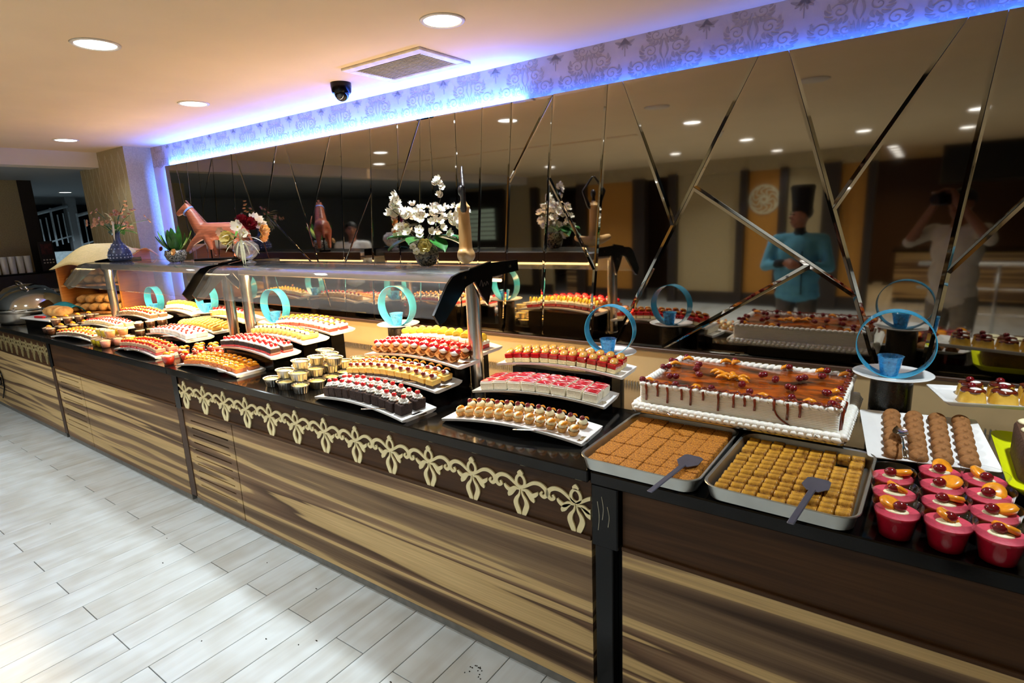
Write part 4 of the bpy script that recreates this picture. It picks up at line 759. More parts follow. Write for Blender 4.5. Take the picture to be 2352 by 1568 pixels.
# flans
fz = 1.045; fc = Vector((.365, 2.40, fz)); fa = math.radians(14.8)
tag(ob('oblong_plate', sq_plate(.62, .2, m_white, rim=.025, h=.02), None, fc, (0, 0, fa)), 'oblong white plate of caramel flans by the mirror', 'plate')
riser(fc.x+.12, fc.y+.03, .79, fz-.002, .12, .1, fa, 'black riser under the oblong flan plate')
m_flan = mat('yellow_flan', '#c9992e', .3, var=.12, coat=.3, sss=.15, col2='#dcb04a'); m_ftop = mat('flan_caramel', '#5a1a0a', .1, var=.3, coat=.6)
fb = MB().lathe([(.040, 0), (.039, .004), (.033, .038), (.030, .043), (.001, .044)], 20).mesh('flan', m_flan, True); ft = MB().lathe([(.034, -.006), (.0325, .001), (.028, .0035), (.001, .0045)], 20, lobes=5, amp=.05).mesh('caramel', m_ftop, True); fcr = MB().ell((0, 0, 0), (.016, .011, .004), 10, 6).mesh('cream', m_cream, True)
for r in range(2):
    for i in range(6):
        q = fc + Matrix.Rotation(fa, 3, 'Z') @ Vector((-.22+.083*i+.02*r, -.040+.080*r, .0065))
        place([('flan', fb), ('caramel', ft, (0, 0, .042)), ('cream', fcr, (.008, -.010, .047)), ('cherry', dcherry, (-.004, .0, .044))], 'caramel_flan', f'caramel flan with cherry, {ORD[i]} from the left in the {"front" if r == 0 else "back"} row', 'flan', 'caramel flans', q, (0, 0, random.uniform(-.5, .5)))
# yellow tray with brown cake, white plate at the counter end
m_ytray = mat('yellow_plastic', '#d8dc0e', .35, var=.04); riser(.42, 2.10, ZT if False else .79, .925, .25, .3, 0, 'black riser under the yellow tray')
tag(ob('plastic_tray', sq_plate(.40, .48, m_ytray, r=.04, rim=.03, h=.03), None, (.425, 2.105, .927), (0, 0, .02)), 'bright yellow plastic tray holding a brown cake', 'tray')
bc_ = thing('chocolate_cake', 'tall brown cake with cream discs on the yellow tray', 'cake', (.362, 2.10, .9345)); ob('sponge', loft(MB(), [lp(.20, .30, .05, 0), lp(.20, .30, .05, .09), lp(.19, .29, .05, .10)]).mesh('sponge', mat('brown_cake', '#4d2f18', .85, var=.2, scale=90, bump=.6), 'auto'), bc_)
cd = MB().lathe([(.030, 0), (.031, .004), (.026, .008), (.001, .009)], 16).mesh('cream_disc', m_custard, True)
for (x, y) in ((-.062, .10), (-.062, .02), (-.062, -.08), (.03, .08), (.03, -.04)): ob('cream_disc', cd, bc_, (x, y, .10))
tag(ob('rounded_plate', sq_plate(.24, .42, m_white, r=.05, rim=.03, h=.022), None, (.385, 1.655, ZT+.001), (0, 0, .03)), 'white rounded plate beside the mousse cups', 'plate')
# ------------------------------------------------------------------ vases, plants and figures on the glass
def blossom(m, mc, R0_=.03, n=5, cup0=.35):
    g = MB(); lay_ = [(R0_, cup0, 0)] if n < 7 else [(R0_, cup0*.7, 0), (R0_*.8, cup0*1.3, .4), (R0_*.55, cup0*2.2, .8)]
    for R, cup, off, k in [(*l, k) for l in lay_ for k in range(n if n < 7 else 6)]:
        a = 2*PI*k/(n if n < 7 else 6)+off
        def f(u, v): 
            l = u*R; w = (v-.5)*R*1.05*math.sin(PI*min(.97, .12+.8*u))**.7; z = cup*R*u*u + .25*R*(2*v-1)**2*u
            return (l*math.cos(a)-w*math.sin(a), l*math.sin(a)+w*math.cos(a), z)
        g.grid(f, 4, 4)
    R = R0_; g.ell((0, 0, R*.1), R*.16, 6, 5, 1); return g.mesh('blossom', [m, mc], True)
def leaf(m, L=.1, w=.03, bend=.3, n=6):
    g = MB(); g.grid(lambda u, v: (L*u*math.cos(bend*u), (v-.5)*2*w*math.sin(PI*min(.99, .05+.93*u))**.8, L*u*math.sin(-bend*u)+.25*w*(2*v-1)**2), n, 4); return g.mesh('leaf', m, True)
m_wfl = mat('white_petals', '#f2ead8', .6, var=.03, sss=.1); m_stam = mat('pale_stamen', '#cdbb52', .6); m_leaf = mat('deep_green_leaf', '#1e5218', .4, var=.3, scale=30); m_leafl = mat('light_green_leaf', '#6fa048', .4, var=.25); m_stem = mat('brown_stem', '#3a3222', .7)
m_redfl = mat('crimson_petals', '#7a0c1c', .5, var=.2); m_peachfl = mat('peach_petals', '#e3b06a', .55, var=.15); m_yelfl = mat('yellow_petals', '#e6d488', .55, var=.1); m_air = mat('silver_air_leaf', '#c9c5a0', .5, var=.15); m_dry = mat('dried_flower', '#b98d70', .7, var=.25)
bl_w, bl_wc = blossom(m_wfl, m_stam), blossom(m_wfl, m_stam, .026, 5, .9); bl_s = blossom(m_wfl, m_stam, .018, 5, .6); bl_r = blossom(m_redfl, m_dry, .034, 8, .9); bl_p = blossom(m_peachfl, m_dry, .045, 8, .5); bl_y = blossom(m_yelfl, m_stam, .05, 9, .9); bl_d = blossom(m_dry, m_choc, .016, 6, .4)
lf, lfl = leaf(m_leaf, .10, .03), leaf(m_leafl, .10, .022); lup, lupl = leaf(m_leaf, .17, .022, -.25), leaf(m_leafl, .16, .018, -.25)
def orient(d): return Vector(d).to_track_quat('Z', 'Y').to_euler()
def orientx(d): return Vector(d).to_track_quat('X', 'Z').to_euler()
m_mos = mat('black_white_mosaic', '#0c0a09', .2, var=.3, scale=110, col2='#8f8a80', detail=1.); m_mosb = mat('bronze_mosaic', '#0d0906', .2, var=.3, scale=100, col2='#6f634e', detail=1.)
GT = GZ + .001
# white blossoms in a mosaic globe vase
random.seed(5)
t = thing('flower_vase', 'white blossom arrangement in a bronze mosaic globe vase', 'vase', (-2.09, 2.17, GT), .7)
ob('vase', MB().lathe([(.03, 0), (.05, .015), (.062, .05), (.058, .085), (.045, .105), (.047, .112), (.040, .108)], 28).mesh('vase', m_mosb, True), t)
for k in range(76):
    a = random.uniform(0, 2*PI); e = random.uniform(-.15, 1.25); r = random.uniform(.09, .15); c = Vector((r*1.25*math.cos(a)*math.cos(e), r*.8*math.sin(a)*math.cos(e), .17+r*math.sin(e)*1.0)); d = c-Vector((0, 0, .12))
    ob('blossom', (bl_w, bl_wc)[k % 2], t, c, orient(d+Vector((.3, -.5, .1))*.12), (.8, .8, .8))
for (sx, ex, ez) in ((-1, -.16, .30), (1, .10, .38), (1, .2, .26)):
    pts = bez([(0, 0, .12), (ex*.5, -.01, .22), (ex, -.02, ez), (ex-.05*sx, -.02, ez+.04)], 6); ob('stem', MB().tube(pts, .002, 5).mesh('stem', m_stem), t)
    for q in range(10): p = pts[8+q] if 8+q < len(pts) else pts[-1]; ob('blossom', bl_s if sx > 0 else bl_wc, t, (p[0]+random.uniform(-.025, .025), p[1]+random.uniform(-.02, .02), p[2]+random.uniform(-.02, .02)), orient((random.uniform(-1, 1), -.6, random.uniform(0, 1))))
for (d) in ((1, -.2, -.1), (.8, -.6, .25), (-.8, -.4, .3), (-.9, -.3, -.1), (.5, -.8, -.2), (-.3, -.8, .1), (1, .2, .2)): ob('leaf', lf, t, (d[0]*.07, d[1]*.07, .14), orientx(d), (1.4, 1.5, 1.4))
for q in range(6): a = q*1.05; ob('blossom', bl_y if q == 0 else bl_wc, t, (-.03+.03*math.cos(a), -.07, .105+.03*math.sin(a)), orient((0, -1, .1)), (.7, .7, .7))
# glass vase with mixed flowers
t = thing('flower_vase', 'crystal vase with red, white and yellow flowers and silver leaves', 'vase', (-3.72, 2.14, GT), 1.0)
m_cry = mat('cut_crystal', '#d8d6d2', .08, var=.3, scale=60, trans=.55, coat=.3)
ob('vase', MB().lathe([(.055, 0), (.05, .006), (.028, .02), (.06, .045), (.082, .085), (.075, .12), (.05, .14), (.052, .146), (.046, .14)], 28, lobes=14, amp=.02).mesh('vase', m_cry, True), t)
for (me, c, d, s) in ((bl_r, (.0, -.04, .27), (0, -.7, .6), 1.2), (bl_r, (.04, -.06, .25), (.2, -.9, .3), 1.4), (bl_wc, (-.03, -.06, .24), (-.2, -1, .3), 1.5), (bl_w, (.08, -.03, .28), (.4, -.6, .7), 1.6), (bl_w, (.10, -.05, .25), (.5, -.8, .3), 1.5), (bl_p, (.12, -.06, .21), (.6, -.8, .1), .9), (bl_p, (.11, -.05, .17), (.7, -.7, -.2), .8), (bl_y, (-.09, -.08, .17), (-.4, -1, .1), .95), (bl_d, (-.13, -.05, .21), (-.6, -.8, .2), 2.), (bl_wc, (.0, -.08, .2), (0, -1, 0), 1.2)): ob('blossom', me, t, c, orient(d), (s, s, s))
airl = leaf(m_air, .18, .008, .5, 10)
for q in range(11): a = q*2*PI/11+random.uniform(-.3, .3); ob('silver_leaf', airl, t, (-.02, -.095, .16), orientx((math.cos(a), -.8, math.sin(a)*.8)), (random.uniform(.6, 1.1),)*3)
for d in ((-.6, -.3, .8), (.2, .1, 1), (-1, -.2, .2), (-.7, -.4, -.4)): ob('leaf', lfl if d[2] > 0 else lf, t, (-.05, -.02, .17), orientx(d), (.9, .9, .9))
# leafy plant in a silver bowl
t = thing('potted_plant', 'green leafy plant in a black and silver mosaic bowl', 'plant', (-4.70, 2.13, GT))
ob('bowl', MB().lathe([(.045, 0), (.065, .02), (.078, .055), (.07, .09), (.066, .09), (.06, .08)], 26).mesh('bowl', m_mos, True), t)
for q in range(34):
    a = random.uniform(0, 2*PI); e = random.uniform(.6, 1.5); ob('leaf', lup if q % 4 else lupl, t, (.03*math.cos(a), .03*math.sin(a), .08), orientx((math.cos(a)*math.cos(e), math.sin(a)*math.cos(e), math.sin(e))), (random.uniform(.7, 1.15),)*3)
for c in ((-.11, -.04, .1), (.1, -.05, .075)): ob('blossom', bl_r if c[0] < 0 else bl_p, t, c, orient((c[0], -.6, .2)), (.6, .6, .6))
# dotted blue vase with dried flowers
t = thing('flower_vase', 'dark blue dotted vase with dried wild flowers', 'vase', (-5.72, 2.13, GT))
m_bv = mat('blue_grey_glaze', '#3b4560', .3, var=.2); m_dot = mat('pale_dots', '#a9b2c6', .4)
ob('vase', MB().lathe([(.06, 0), (.082, .01), (.092, .04), (.085, .08), (.055, .13), (.03, .165), (.022, .2), (.03, .255), (.026, .25)], 28).mesh('vase', m_bv, True), t)
dd = MB()
for (r, z, n) in ((.0905, .03, 20), (.0885, .055, 20), (.071, .105, 16), (.05, .14, 12)):
    for k in range(n): a = 2*PI*k/n; dd.ell((r*math.cos(a), r*math.sin(a), z), .006, 6, 4)
ob('dots', dd.mesh('dots', m_dot, True), t)
for q in range(15):
    a = q*2.4; e = random.uniform(.25, 1.2); d = Vector((math.cos(a)*math.cos(e), math.sin(a)*math.cos(e), math.sin(e))); L = random.uniform(.16, .30); p1 = Vector((0, 0, .25))+d*L
    ob('stem', MB().tube([(0, 0, .22), tuple(Vector((0, 0, .25))+d*L*.5+Vector((0, 0, .02))), tuple(p1)], .0025, 5).mesh('stem', m_leaf), t)
    for z in range(3): ob('blossom', bl_d, t, p1+Vector((random.uniform(-.03, .03), random.uniform(-.03, .03), random.uniform(-.03, .03))), orient((d.x, d.y-.4, d.z)), (1.05, 1.05, 1.05))
    if q % 2: ob('leaf', lf, t, tuple(Vector((0, 0, .24))+d*.04), orientx(d+Vector((0, 0, -.3))), (1.2, 1.1, 1.2))
for q in range(9): a = -.9+q*.25; ob('silver_leaf', airl, t, (.06, -.03, .33), orientx((math.cos(a), -.4, math.sin(a))), (.9, .9, .9))

# ------------------------------------------------------------------ carved figures and people: one skin grown over a body of tapered forms
def capsule(mb, a, b, ra, rb, n=10, mi=0):
    a, b = Vector(a), Vector(b); d = b-a; l = d.length or 1e-6; q = d.to_track_quat('Z', 'Y'); pts = [(-ra*.999, .05*ra), (-ra*.7, ra*.71), (0, ra), (l, rb), (l+rb*.7, rb*.71), (l+rb*.999, .05*rb)]
    vs = []; fs = []
    for z, r in pts:
        for k in range(n): t = 2*PI*k/n; vs.append(a + q @ Vector((r*math.cos(t), r*math.sin(t), z)))
    for i in range(len(pts)-1):
        for k in range(n): fs.append((i*n+k, i*n+(k+1) % n, (i+1)*n+(k+1) % n, (i+1)*n+k))
    fs.append(tuple(range(n-1, -1, -1))); fs.append(tuple((len(pts)-1)*n+k for k in range(n))); mb.add(vs, fs, mi)
def grown(name, forms, mats, voxel=.012, smooth=6):
    """forms: (a, b, ra, rb, material) capsules or ('e', centre, radii, material) ellipsoids, fused into one surface"""
    mb = MB()
    for f in forms:
        if f[0] == 'e': mb.ell(f[1], f[2], 14, 10)
        else: capsule(mb, *f[:4])
    tmp = ob('growing', mb.mesh('growing', mats[0])); r = tmp.modifiers.new('r', 'REMESH'); r.mode = 'VOXEL'; r.voxel_size = voxel; s = tmp.modifiers.new('s', 'SMOOTH'); s.iterations = smooth; s.factor = .5
    dg = bpy.context.evaluated_depsgraph_get(); me = bpy.data.meshes.new_from_object(tmp.evaluated_get(dg)); bpy.data.objects.remove(tmp); me.name = name; me.materials.clear()
    for m in mats: me.materials.append(m)
    def dist(f, p):
        if f[0] == 'e': c, rr = Vector(f[1]), f[2]; rr = (rr,)*3 if isinstance(rr, (int, float)) else rr; d = p-c; return (math.sqrt(sum((d[i]/rr[i])**2 for i in range(3)))-1)*min(rr)
        a, b = Vector(f[0]), Vector(f[1]); ab = b-a; t = max(0, min(1, (p-a).dot(ab)/max(1e-9, ab.dot(ab)))); return (p-(a+ab*t)).length-(f[2]+(f[3]-f[2])*t)
    if len(mats) > 1:
        for pl_ in me.polygons: pl_.material_index = min(forms, key=lambda f: dist(f, pl_.center))[3 if isinstance(forms[0], str) else -1] if True else 0
    me.polygons.foreach_set('use_smooth', [True]*len(me.polygons)); return me
m_hw = mat('terracotta_wood', '#8a4a30', .45, var=.2, scale=14, stretch=(1, 1, 6)); m_hw2 = mat('carved_mane', '#5f2f1e', .6, var=.2)
H = [((-.12, 0, .20), (.16, 0, .19), .085, .09, 0), ('e', (.2, 0, .19), (.075, .075, .085), 0), ((-.16, 0, .22), (-.23, 0, .36), .075, .055, 0), ((-.23, 0, .36), (-.27, 0, .42), .055, .045, 0), ((-.27, 0, .425), (-.36, 0, .375), .045, .024, 0), ('e', (-.36, 0, .372), (.028, .022, .022), 0), ((-.27, .025, .45), (-.265, .03, .475), .012, .006, 0), ((-.27, -.025, .45), (-.265, -.03, .475), .012, .006, 0),
     ((-.14, -.045, .17), (-.24, -.05, .10), .045, .026, 0), ((-.24, -.05, .10), (-.30, -.05, .03), .026, .02, 0), ((-.12, .045, .17), (-.10, .05, .06), .045, .024, 0), ((-.10, .05, .06), (-.08, .05, -.02), .024, .02, 0), ((-.1, -.05, .16), (-.07, -.05, .05), .04, .026, 0), ((.19, -.05, .16), (.20, -.055, .05), .05, .026, 0), ((.2, -.055, .05), (.16, -.055, -.03), .026, .02, 0), ((.2, .05, .16), (.25, .055, .06), .05, .026, 0), ((.25, .055, .06), (.27, .055, -.02), .026, .02, 0), ((.27, 0, .21), (.32, 0, .08), .025, .012, 0)]
hs = thing('horse_figure', 'carved reddish wooden horse with blue ribbon on a black stand', 'figurine', (-4.40, 2.33, GT)); hs.scale = (.78, .78, .80); hs.rotation_euler = (0, 0, .62); ob('body', grown('horse', H, [m_hw], .010), hs, (0, 0, .075))
mn = MB()
for k in range(13): u = k/12; mn.at((-.255+.16*u, 0, .545-.21*u), (0, .9-.2*u, 0)).bbox(-.028, .028, -.012, .012, -.0045, .0045, b=.003)
ob('mane', mn.mesh('mane', m_hw2), hs); ob('ribbon', MB().at((-.262, 0, .47), (0, -.75, 0)).lathe([(.057, -.008), (.059, 0), (.057, .008)], 18, close=False).mesh('ribbon', mat('blue_ribbon', '#6a86c8', .4)), hs)
for x in (-.10, .12): ob('rod', MB().tube([(x, 0, .01), (x, 0, .2)], .006, 8).mesh('rod', m_black), hs)
ob('stand', MB().bbox(-.25, .25, -.06, .06, 0, .022, b=.003).mesh('stand', m_black), hs)
# wooden seated figure with raised dark arms
m_nat = mat('pale_carved_wood', '#b98f58', .5, var=.25, scale=12, stretch=(1, 1, .3)); m_ebon = mat('dark_carved_wood', '#17110e', .35, var=.2)
Y = [((0, 0, .06), (0, 0, .27), .034, .027, 0), ('e', (0, 0, .045), (.045, .045, .040), 0), ((0, -.01, .035), (-.02, -.11, .06), .032, .022, 0), ((-.02, -.11, .06), (.0, -.02, .02), .022, .018, 0), ((0, .01, .035), (-.02, .11, .06), .032, .022, 0), ((-.02, .11, .06), (.0, .02, .02), .022, .018, 0), ((0, 0, .27), (0, 0, .285), .034, .02, 0), ((0, 0, .285), (0, 0, .32), .014, .012, 1), ('e', (-.004, 0, .345), (.02, .018, .028), 1)]
for s in (-1, 1): Y += [((.0, s*.032, .262), (.004, s*.075, .36), .016, .010, 1), ((.004, s*.075, .36), (.002, s*.008, .45), .010, .008, 1)]
yf = thing('yoga_figure', 'carved pale wood seated figure with dark arms raised above its head', 'figurine', (-1.80, 2.14, GT+.012), .69); ob('body', grown('yoga', Y, [m_nat, m_ebon], .006, 4), yf)
# ------------------------------------------------------------------ ceiling fittings
m_lamp = mat('lit_diffuser', (1, 1, 1), .5, emit=(.95, .98, 1.), es=9.); m_ringw = mat('white_lamp_ring', '#ddd2c0', .4)
dl_ring = MB().lathe([(.080, 0), (.084, -.006), (.094, -.006), (.099, 0)], 32).mesh('trim_ring', m_ringw, True); dl_dif = MB().lathe([(.001, -.004), (.080, -.003), (.082, 0), (.001, 0)], 28).mesh('diffuser', m_lamp, True)
def downlight(x, y, p, label, z=CEIL, col=(.82, .93, 1.0), spread=130):
    t = thing('ceiling_light', label, 'ceiling light', (x, y, z), 0, 'recessed round ceiling lights'); ob('trim_ring', dl_ring, t); ob('diffuser', dl_dif, t)
    d = bpy.data.lights.new('downlight', 'AREA'); d.shape = 'DISK'; d.size = .14; d.energy = p; d.color = col; d.spread = math.radians(spread); o = bpy.data.objects.new('lamp_light', d); COL.objects.link(o); o.parent = t; o.location = (0, 0, -.012)
DL = [(.45, 1.95, 16, 'added unseen ceiling light above the end of the counter, out past the cake'), (-3.12, 1.22, 18, 'round ceiling light at the upper left'), (-1.78, 2.05, 26, 'round ceiling light beside the air grille'), (-4.1, 2.13, 12, 'round ceiling light before the blue glow, under the camera'), (-6.3, 2.09, 4, 'round ceiling light near the dropped beam'),  # the lamp past the cake is unseen, added to brighten that end
      (-2.0, -.4, 20, 'round ceiling light reflected above the chef hat'), (-2.0, -2.4, 22, 'reflected round ceiling light in the brushed mirror'), (-3.28, -3.5, 26, 'reflected round ceiling light over the beige panel'), (-2.04, -4.4, 10, 'reflected round ceiling light by the fretwork disc'), (-.73, -2.9, 26, 'reflected round ceiling light right of the chef'), (.29, -3.6, 10, 'lower reflected ceiling light at the picture edge'), (.3, -1.84, 10, 'upper reflected ceiling light at the picture edge'),
      (-5.4, -3.2, 34, 'added ceiling light brightening the beige strip wall'), (-7.6, -2.6, 20, 'added ceiling light toward the window blind'),  # rear lights added to brighten the room in the mirrors
      (-5.5, .57, 16, 'reflected ceiling light, nearer one of the pair'), (-6.55, -.34, 16, 'reflected ceiling light, farther one of the pair')]
for a in DL: downlight(*a)
t = thing('air_grille', 'white ceiling air grille with dark slots above the guard', 'air vent', (-2.415, 2.45, CEIL))
fm = MB()
for (a, b, c, d) in ((-.30, .30, -.20, -.145), (-.30, .30, .145, .20), (-.30, -.245, -.145, .145), (.245, .30, -.145, .145)): fm.bbox(a, b, c, d, -.014, 0, b=.003)
ob('frame', fm.mesh('frame', m_ringw), t); ob('void', MB().box(-.245, .245, -.145, .145, -.002, -.001).mesh('void', m_black), t)
sl = MB().at((0, 0, -.008), (.75, 0, 0)).box(-.245, .245, -.0048, .0048, -.001, .001).mesh('slat', m_ringw)
for k in range(16): ob('slat', sl, t, (0, -.135+k*.018, 0))
t = thing('security_camera', 'black dome security camera hanging from the ceiling', 'camera', (-2.98, 2.46, CEIL)); ob('housing', MB().lathe([(.062, 0), (.062, -.02), (.058, -.05), (.052, -.06), (.001, -.06)], 24).mesh('housing', m_black, 'auto'), t); ob('dome', MB().ell((0, 0, -.055), (.045, .045, .05), 18, 12).mesh('dome', mat('dark_dome', '#06080c', .05, coat=1.), True), t)
for (x, y, w) in ((-1.92, .74, 'above the seated figure'), (-.73, .9, 'near the picture top')): t = thing('ceiling_speaker', f'flat round ceiling speaker reflected {w}', 'speaker', (x, y, CEIL), 0, 'ceiling speakers'); ob('grille', MB().lathe([(.001, -.008), (.095, -.008), (.105, 0)], 32).mesh('grille', m_sof, True), t)
# ------------------------------------------------------------------ far left end of the counter
m_boxw = stripe_mat('bread_box_wood', [(.35, '#6e3f1c'), (.48, '#b97a3c'), (.6, '#c98f52'), (.7, '#7c4a24')], zs=.8, xs=9, coat=0.); m_bread = mat('crusty_bread', '#b5793a', .8, var=.3, scale=18, bump=.6, col2='#d9ab66'); m_cloth = mat('yellow_cloth', '#d8bf84', .85, var=.06, scale=60); m_peachc = mat('peach_cloth', '#d59a63', .85, var=.06)
BX = (-6.40, 2.24); BA = math.radians(30); BZ = .985
riser(BX[0]-.02, BX[1]-.02, .79, BZ-.002, .3, .2, BA, 'black riser under the wooden bread box')
t = thing('bread_box', 'striped wooden bread display box with two open shelves', 'bread box', (*BX, BZ), BA)
for s in (-1, 1): ob('side_panel', MB().prism([(-.225, 0), (.225, 0), (.225, .56), (.1, .56), (-.225, .44)], .018, lambda a, b, c: (s*.30-.009+c, a, b)).mesh('side_panel', m_boxw), t)
ob('back_panel', MB().box(-.29, .29, .207, .225, 0, .56).mesh('back_panel', m_boxw), t)
for z in (0, .26): ob('shelf', MB().box(-.29, .29, -.22, .207, z, z+.016).mesh('shelf', m_boxw), t)
BM = Matrix.Translation((*BX, BZ)) @ Matrix.Rotation(BA, 4, 'Z')
loaf = MB().at((0, 0, .042), (PI/2, 0, 0)).lathe([(.004, -.12), (.028, -.105), (.043, -.05), (.046, 0), (.043, .05), (.028, .105), (.004, .12)], 14, lobes=3, amp=.04).mesh('loaf', m_bread, True)
for li, z in enumerate((.017, .277)):
    for r, zz in enumerate((0, .075)):
        for i in range(6 if r == 0 else 5): tag(ob('bread_loaf', loaf, None, BM @ Vector((-.235+.093*i+.046*r, -.085+.02*r, z+zz)), (0, 0, BA+random.uniform(-.1, .1)), (1, 1.0, .92)), f'crusty bread loaf, {"lower" if li == 0 else "upper"} shelf, {"bottom" if r == 0 else "top"} layer, {ORD[i]} from the left', 'bread', 'bread loaves in the box')
cl = MB(); cl.grid(lambda u, v: ((u-.5)*.60, -.30+.42*v, .45+.19*math.sin(min(1, v*1.6)*PI/2)*(.35+.65*math.sin(PI*u)**.7)-.02*math.cos(u*9)*(1-v)), 18, 14); cme = cl.mesh('cloth', m_cloth, True); o = tag(ob('draped_cloth', cme, None, (*BX, BZ), (0, 0, BA)), 'pale yellow cloth draped over the bread box top', 'cloth'); o.modifiers.new('s', 'SOLIDIFY').thickness = .004
cl = MB(); cl.grid(lambda u, v: (.05+.33*u, .10+.16*v, .565+.012*math.sin(u*8)-.09*max(0, u-.75)*4*v), 12, 8); o = tag(ob('draped_cloth', cl.mesh('cloth', m_peachc, True), None, (*BX, BZ+.004), (0, 0, BA)), 'peach cloth hanging off the right side of the bread box', 'cloth'); o.modifiers.new('s', 'SOLIDIFY').thickness = .004
cl = MB(); cl.grid(lambda u, v: ((u-.5)*.6, -.27+.08*v, -.008+.02*math.sin(u*7)*(1-v)), 14, 5); o = tag(ob('draped_cloth', cl.mesh('cloth', m_cloth, True), None, (*BX, BZ), (0, 0, BA)), 'pale cloth edge hanging from the lower bread shelf', 'cloth'); o.modifiers.new('s', 'SOLIDIFY').thickness = .004
riser(-6.55, 1.84, ZT, .975, .5, .34, .1, 'black box under the white cutting board')
tag(ob('cutting_board', MB().bbox(-.29, .29, -.2, .2, 0, .016, b=.004).mesh('cutting_board', m_white), None, (-6.52, 1.84, .976), (0, 0, .1)), 'white cutting board with a cut loaf beside the bread box', 'cutting board')
tag(ob('bread_loaf', MB().ell((0, 0, .05), (.14, .075, .05), 18, 10).ell((.09, 0, .048), (.085, .078, .046), 16, 10).mesh('loaf', m_bread, True), None, (-6.45, 1.80, .9925), (0, 0, .3)), 'golden loaf lying on the white cutting board', 'bread')
cl = MB(); cl.grid(lambda u, v: (-.19+.34*u, -.06+.17*v, .095-.07*(2*v-1)**2*.9-.02*math.cos(u*6)), 14, 10); o = tag(ob('napkin', cl.mesh('napkin', mat('turquoise_cloth', '#127a92', .8), True), None, (-6.52, 1.87, .997), (0, 0, .3)), 'turquoise napkin over the loaf on the cutting board', 'napkin'); o.modifiers.new('s', 'SOLIDIFY').thickness = .004
t = thing('bread_knife', 'bread knife with a bright red handle on the cutting board', 'knife', (-6.42, 1.70, .9935), .25); ob('handle', MB().bbox(-.13, 0, -.014, .014, 0, .018, b=.005).mesh('handle', mat('red_plastic', '#a8101a', .35)), t); ob('blade', MB().box(0, .2, -.002, .016, .005, .008).mesh('blade', m_chrome), t)
def chafer(x, y, lab):
    t = thing('chafing_dish', lab, 'chafing dish', (x, y, ZT+.001), 0, 'chafing dishes'); ob('pan', MB().lathe([(.26, 0), (.27, .005), (.285, .10), (.30, .105), (.285, .112)], 36).mesh('pan', m_steel, 'auto'), t)
    ob('lid', MB().lathe([(.285, .112), (.28, .15), (.25, .22), (.18, .285), (.09, .315), (.001, .32)], 40).mesh('lid', m_chrome, True), t); ob('handle', MB().tube(bez([(-.09, -.02, .30), (-.08, -.05, .345), (.08, -.05, .345), (.09, -.02, .30)], 6), .009, 8).mesh('handle', m_chrome, True), t); ob('hinge', MB().bbox(-.08, .08, .24, .29, .2, .24, b=.006).mesh('hinge', m_steel), t)
chafer(-7.2, 1.83, 'domed steel chafing dish nearer the bread box'); chafer(-8.0, 2.0, 'domed steel chafing dish at the very end of the counter')
pm = MB().lathe([(.07, 0), (.09, .004), (.13, .012), (.131, .014), (.08, .006)], 32).mesh('dinner_plate', m_white, True)
for k in range(12): tag(ob('dinner_plate', pm, None, (-7.61, 1.655, ZT+.001+k*.0085)), f'white dinner plate in the stack by the chafing dishes, {ORD[k]} from the bottom', 'plate', 'stacked dinner plates')
downlight(-11.3, 3.6, 26, 'added cool ceiling light brightening the stair railings', 2.40, (.75, .9, 1.))  # lamp added to brighten the railings in the side room
# side room: drinks shelf with stacked cups, poster, stair rail
t = thing('drinks_shelf', 'dark shelf unit with stacked white cups against the wall end', 'shelf', (-8.9, 2.02, 0)); ob('carcass', MB().bbox(-.18, .18, -.5, .5, 0, 1.285, b=.006).mesh('carcass', m_dark), t); ob('top', MB().bbox(-.2, .2, -.52, .52, 1.285, 1.30, b=.003).mesh('top', m_black), t)
cupm = MB().lathe([(.03, 0), (.036, .19), (.038, .2), (.001, .2)], 16).mesh('cup_stack', m_white, 'auto')
for k in range(5): tag(ob('cup_stack', cupm, None, (-8.82, 1.99+k*.075, 1.301)), f'stack of white cups on the dark shelf, {ORD[k]} from the left', 'cup stack', 'stacks of white cups')
t = thing('poster_stand', 'dark poster stand with a red picture and rows of pale dots', 'poster', (-8.8, 2.49, 1.301)); ob('board', MB().bbox(-.012, .012, -.075, .075, 0, .36, b=.003).mesh('board', m_dark), t); ob('picture', MB().box(.012, .0135, -.055, .055, .20, .33).mesh('picture', mat('red_brown_print', '#4a1f1c', .5, var=.6, scale=30)), t)
pd = MB()
for r in range(2):
    for k in range(4): pd.ell((.0125, -.045+.03*k, .10+.035*r), (.002, .010, .008), 8, 5)
ob('pale_dots', pd.mesh('pale_dots', m_ringw), t)
m_rail = mat('white_railing', '#b9c6cc', .4); m_win = mat('night_window', '#0c1116', .15, var=.2)
struct('window_1', MB().box(-13.1, -13.06, 2.9, 5.4, 1.15, 2.28), m_win, label='dark night window behind the stair railing')
struct('stair_block', MB().box(-12.9, -12.4, 3.2, 3.9, 0, 1.45), mat('white_plaster', '#a9b7bb', .8), label='pale plaster stair block in the side room')
def railing(x, y0, y1, z0, z1, n, lab):
    t = thing('stair_railing', lab, 'railing', (x, (y0+y1)/2, z0), 0, 'white stair railings'); oy = (y0+y1)/2
    f = lambda y: z0+(z1-z0)*(y-y0)/(y1-y0)
    ob('handrail', MB().tube([(0, y0-oy, f(y0)+.62-z0), (0, y1-oy, f(y1)+.62-z0)], .028, 8).mesh('handrail', m_rail, True), t); ob('lower_rail', MB().tube([(0, y0-oy, f(y0)+.1-z0), (0, y1-oy, f(y1)+.1-z0)], .014, 8).mesh('lower_rail', m_rail, True), t)
    for k in range(n): y = y0+(y1-y0)*k/(n-1); ob('baluster', MB().tube([(0, y-oy, f(y)-z0), (0, y-oy, f(y)+(.66 if k % 4 == 0 else .52)-z0)], .018 if k % 4 == 0 else .011, 7).mesh('baluster', m_rail), t)
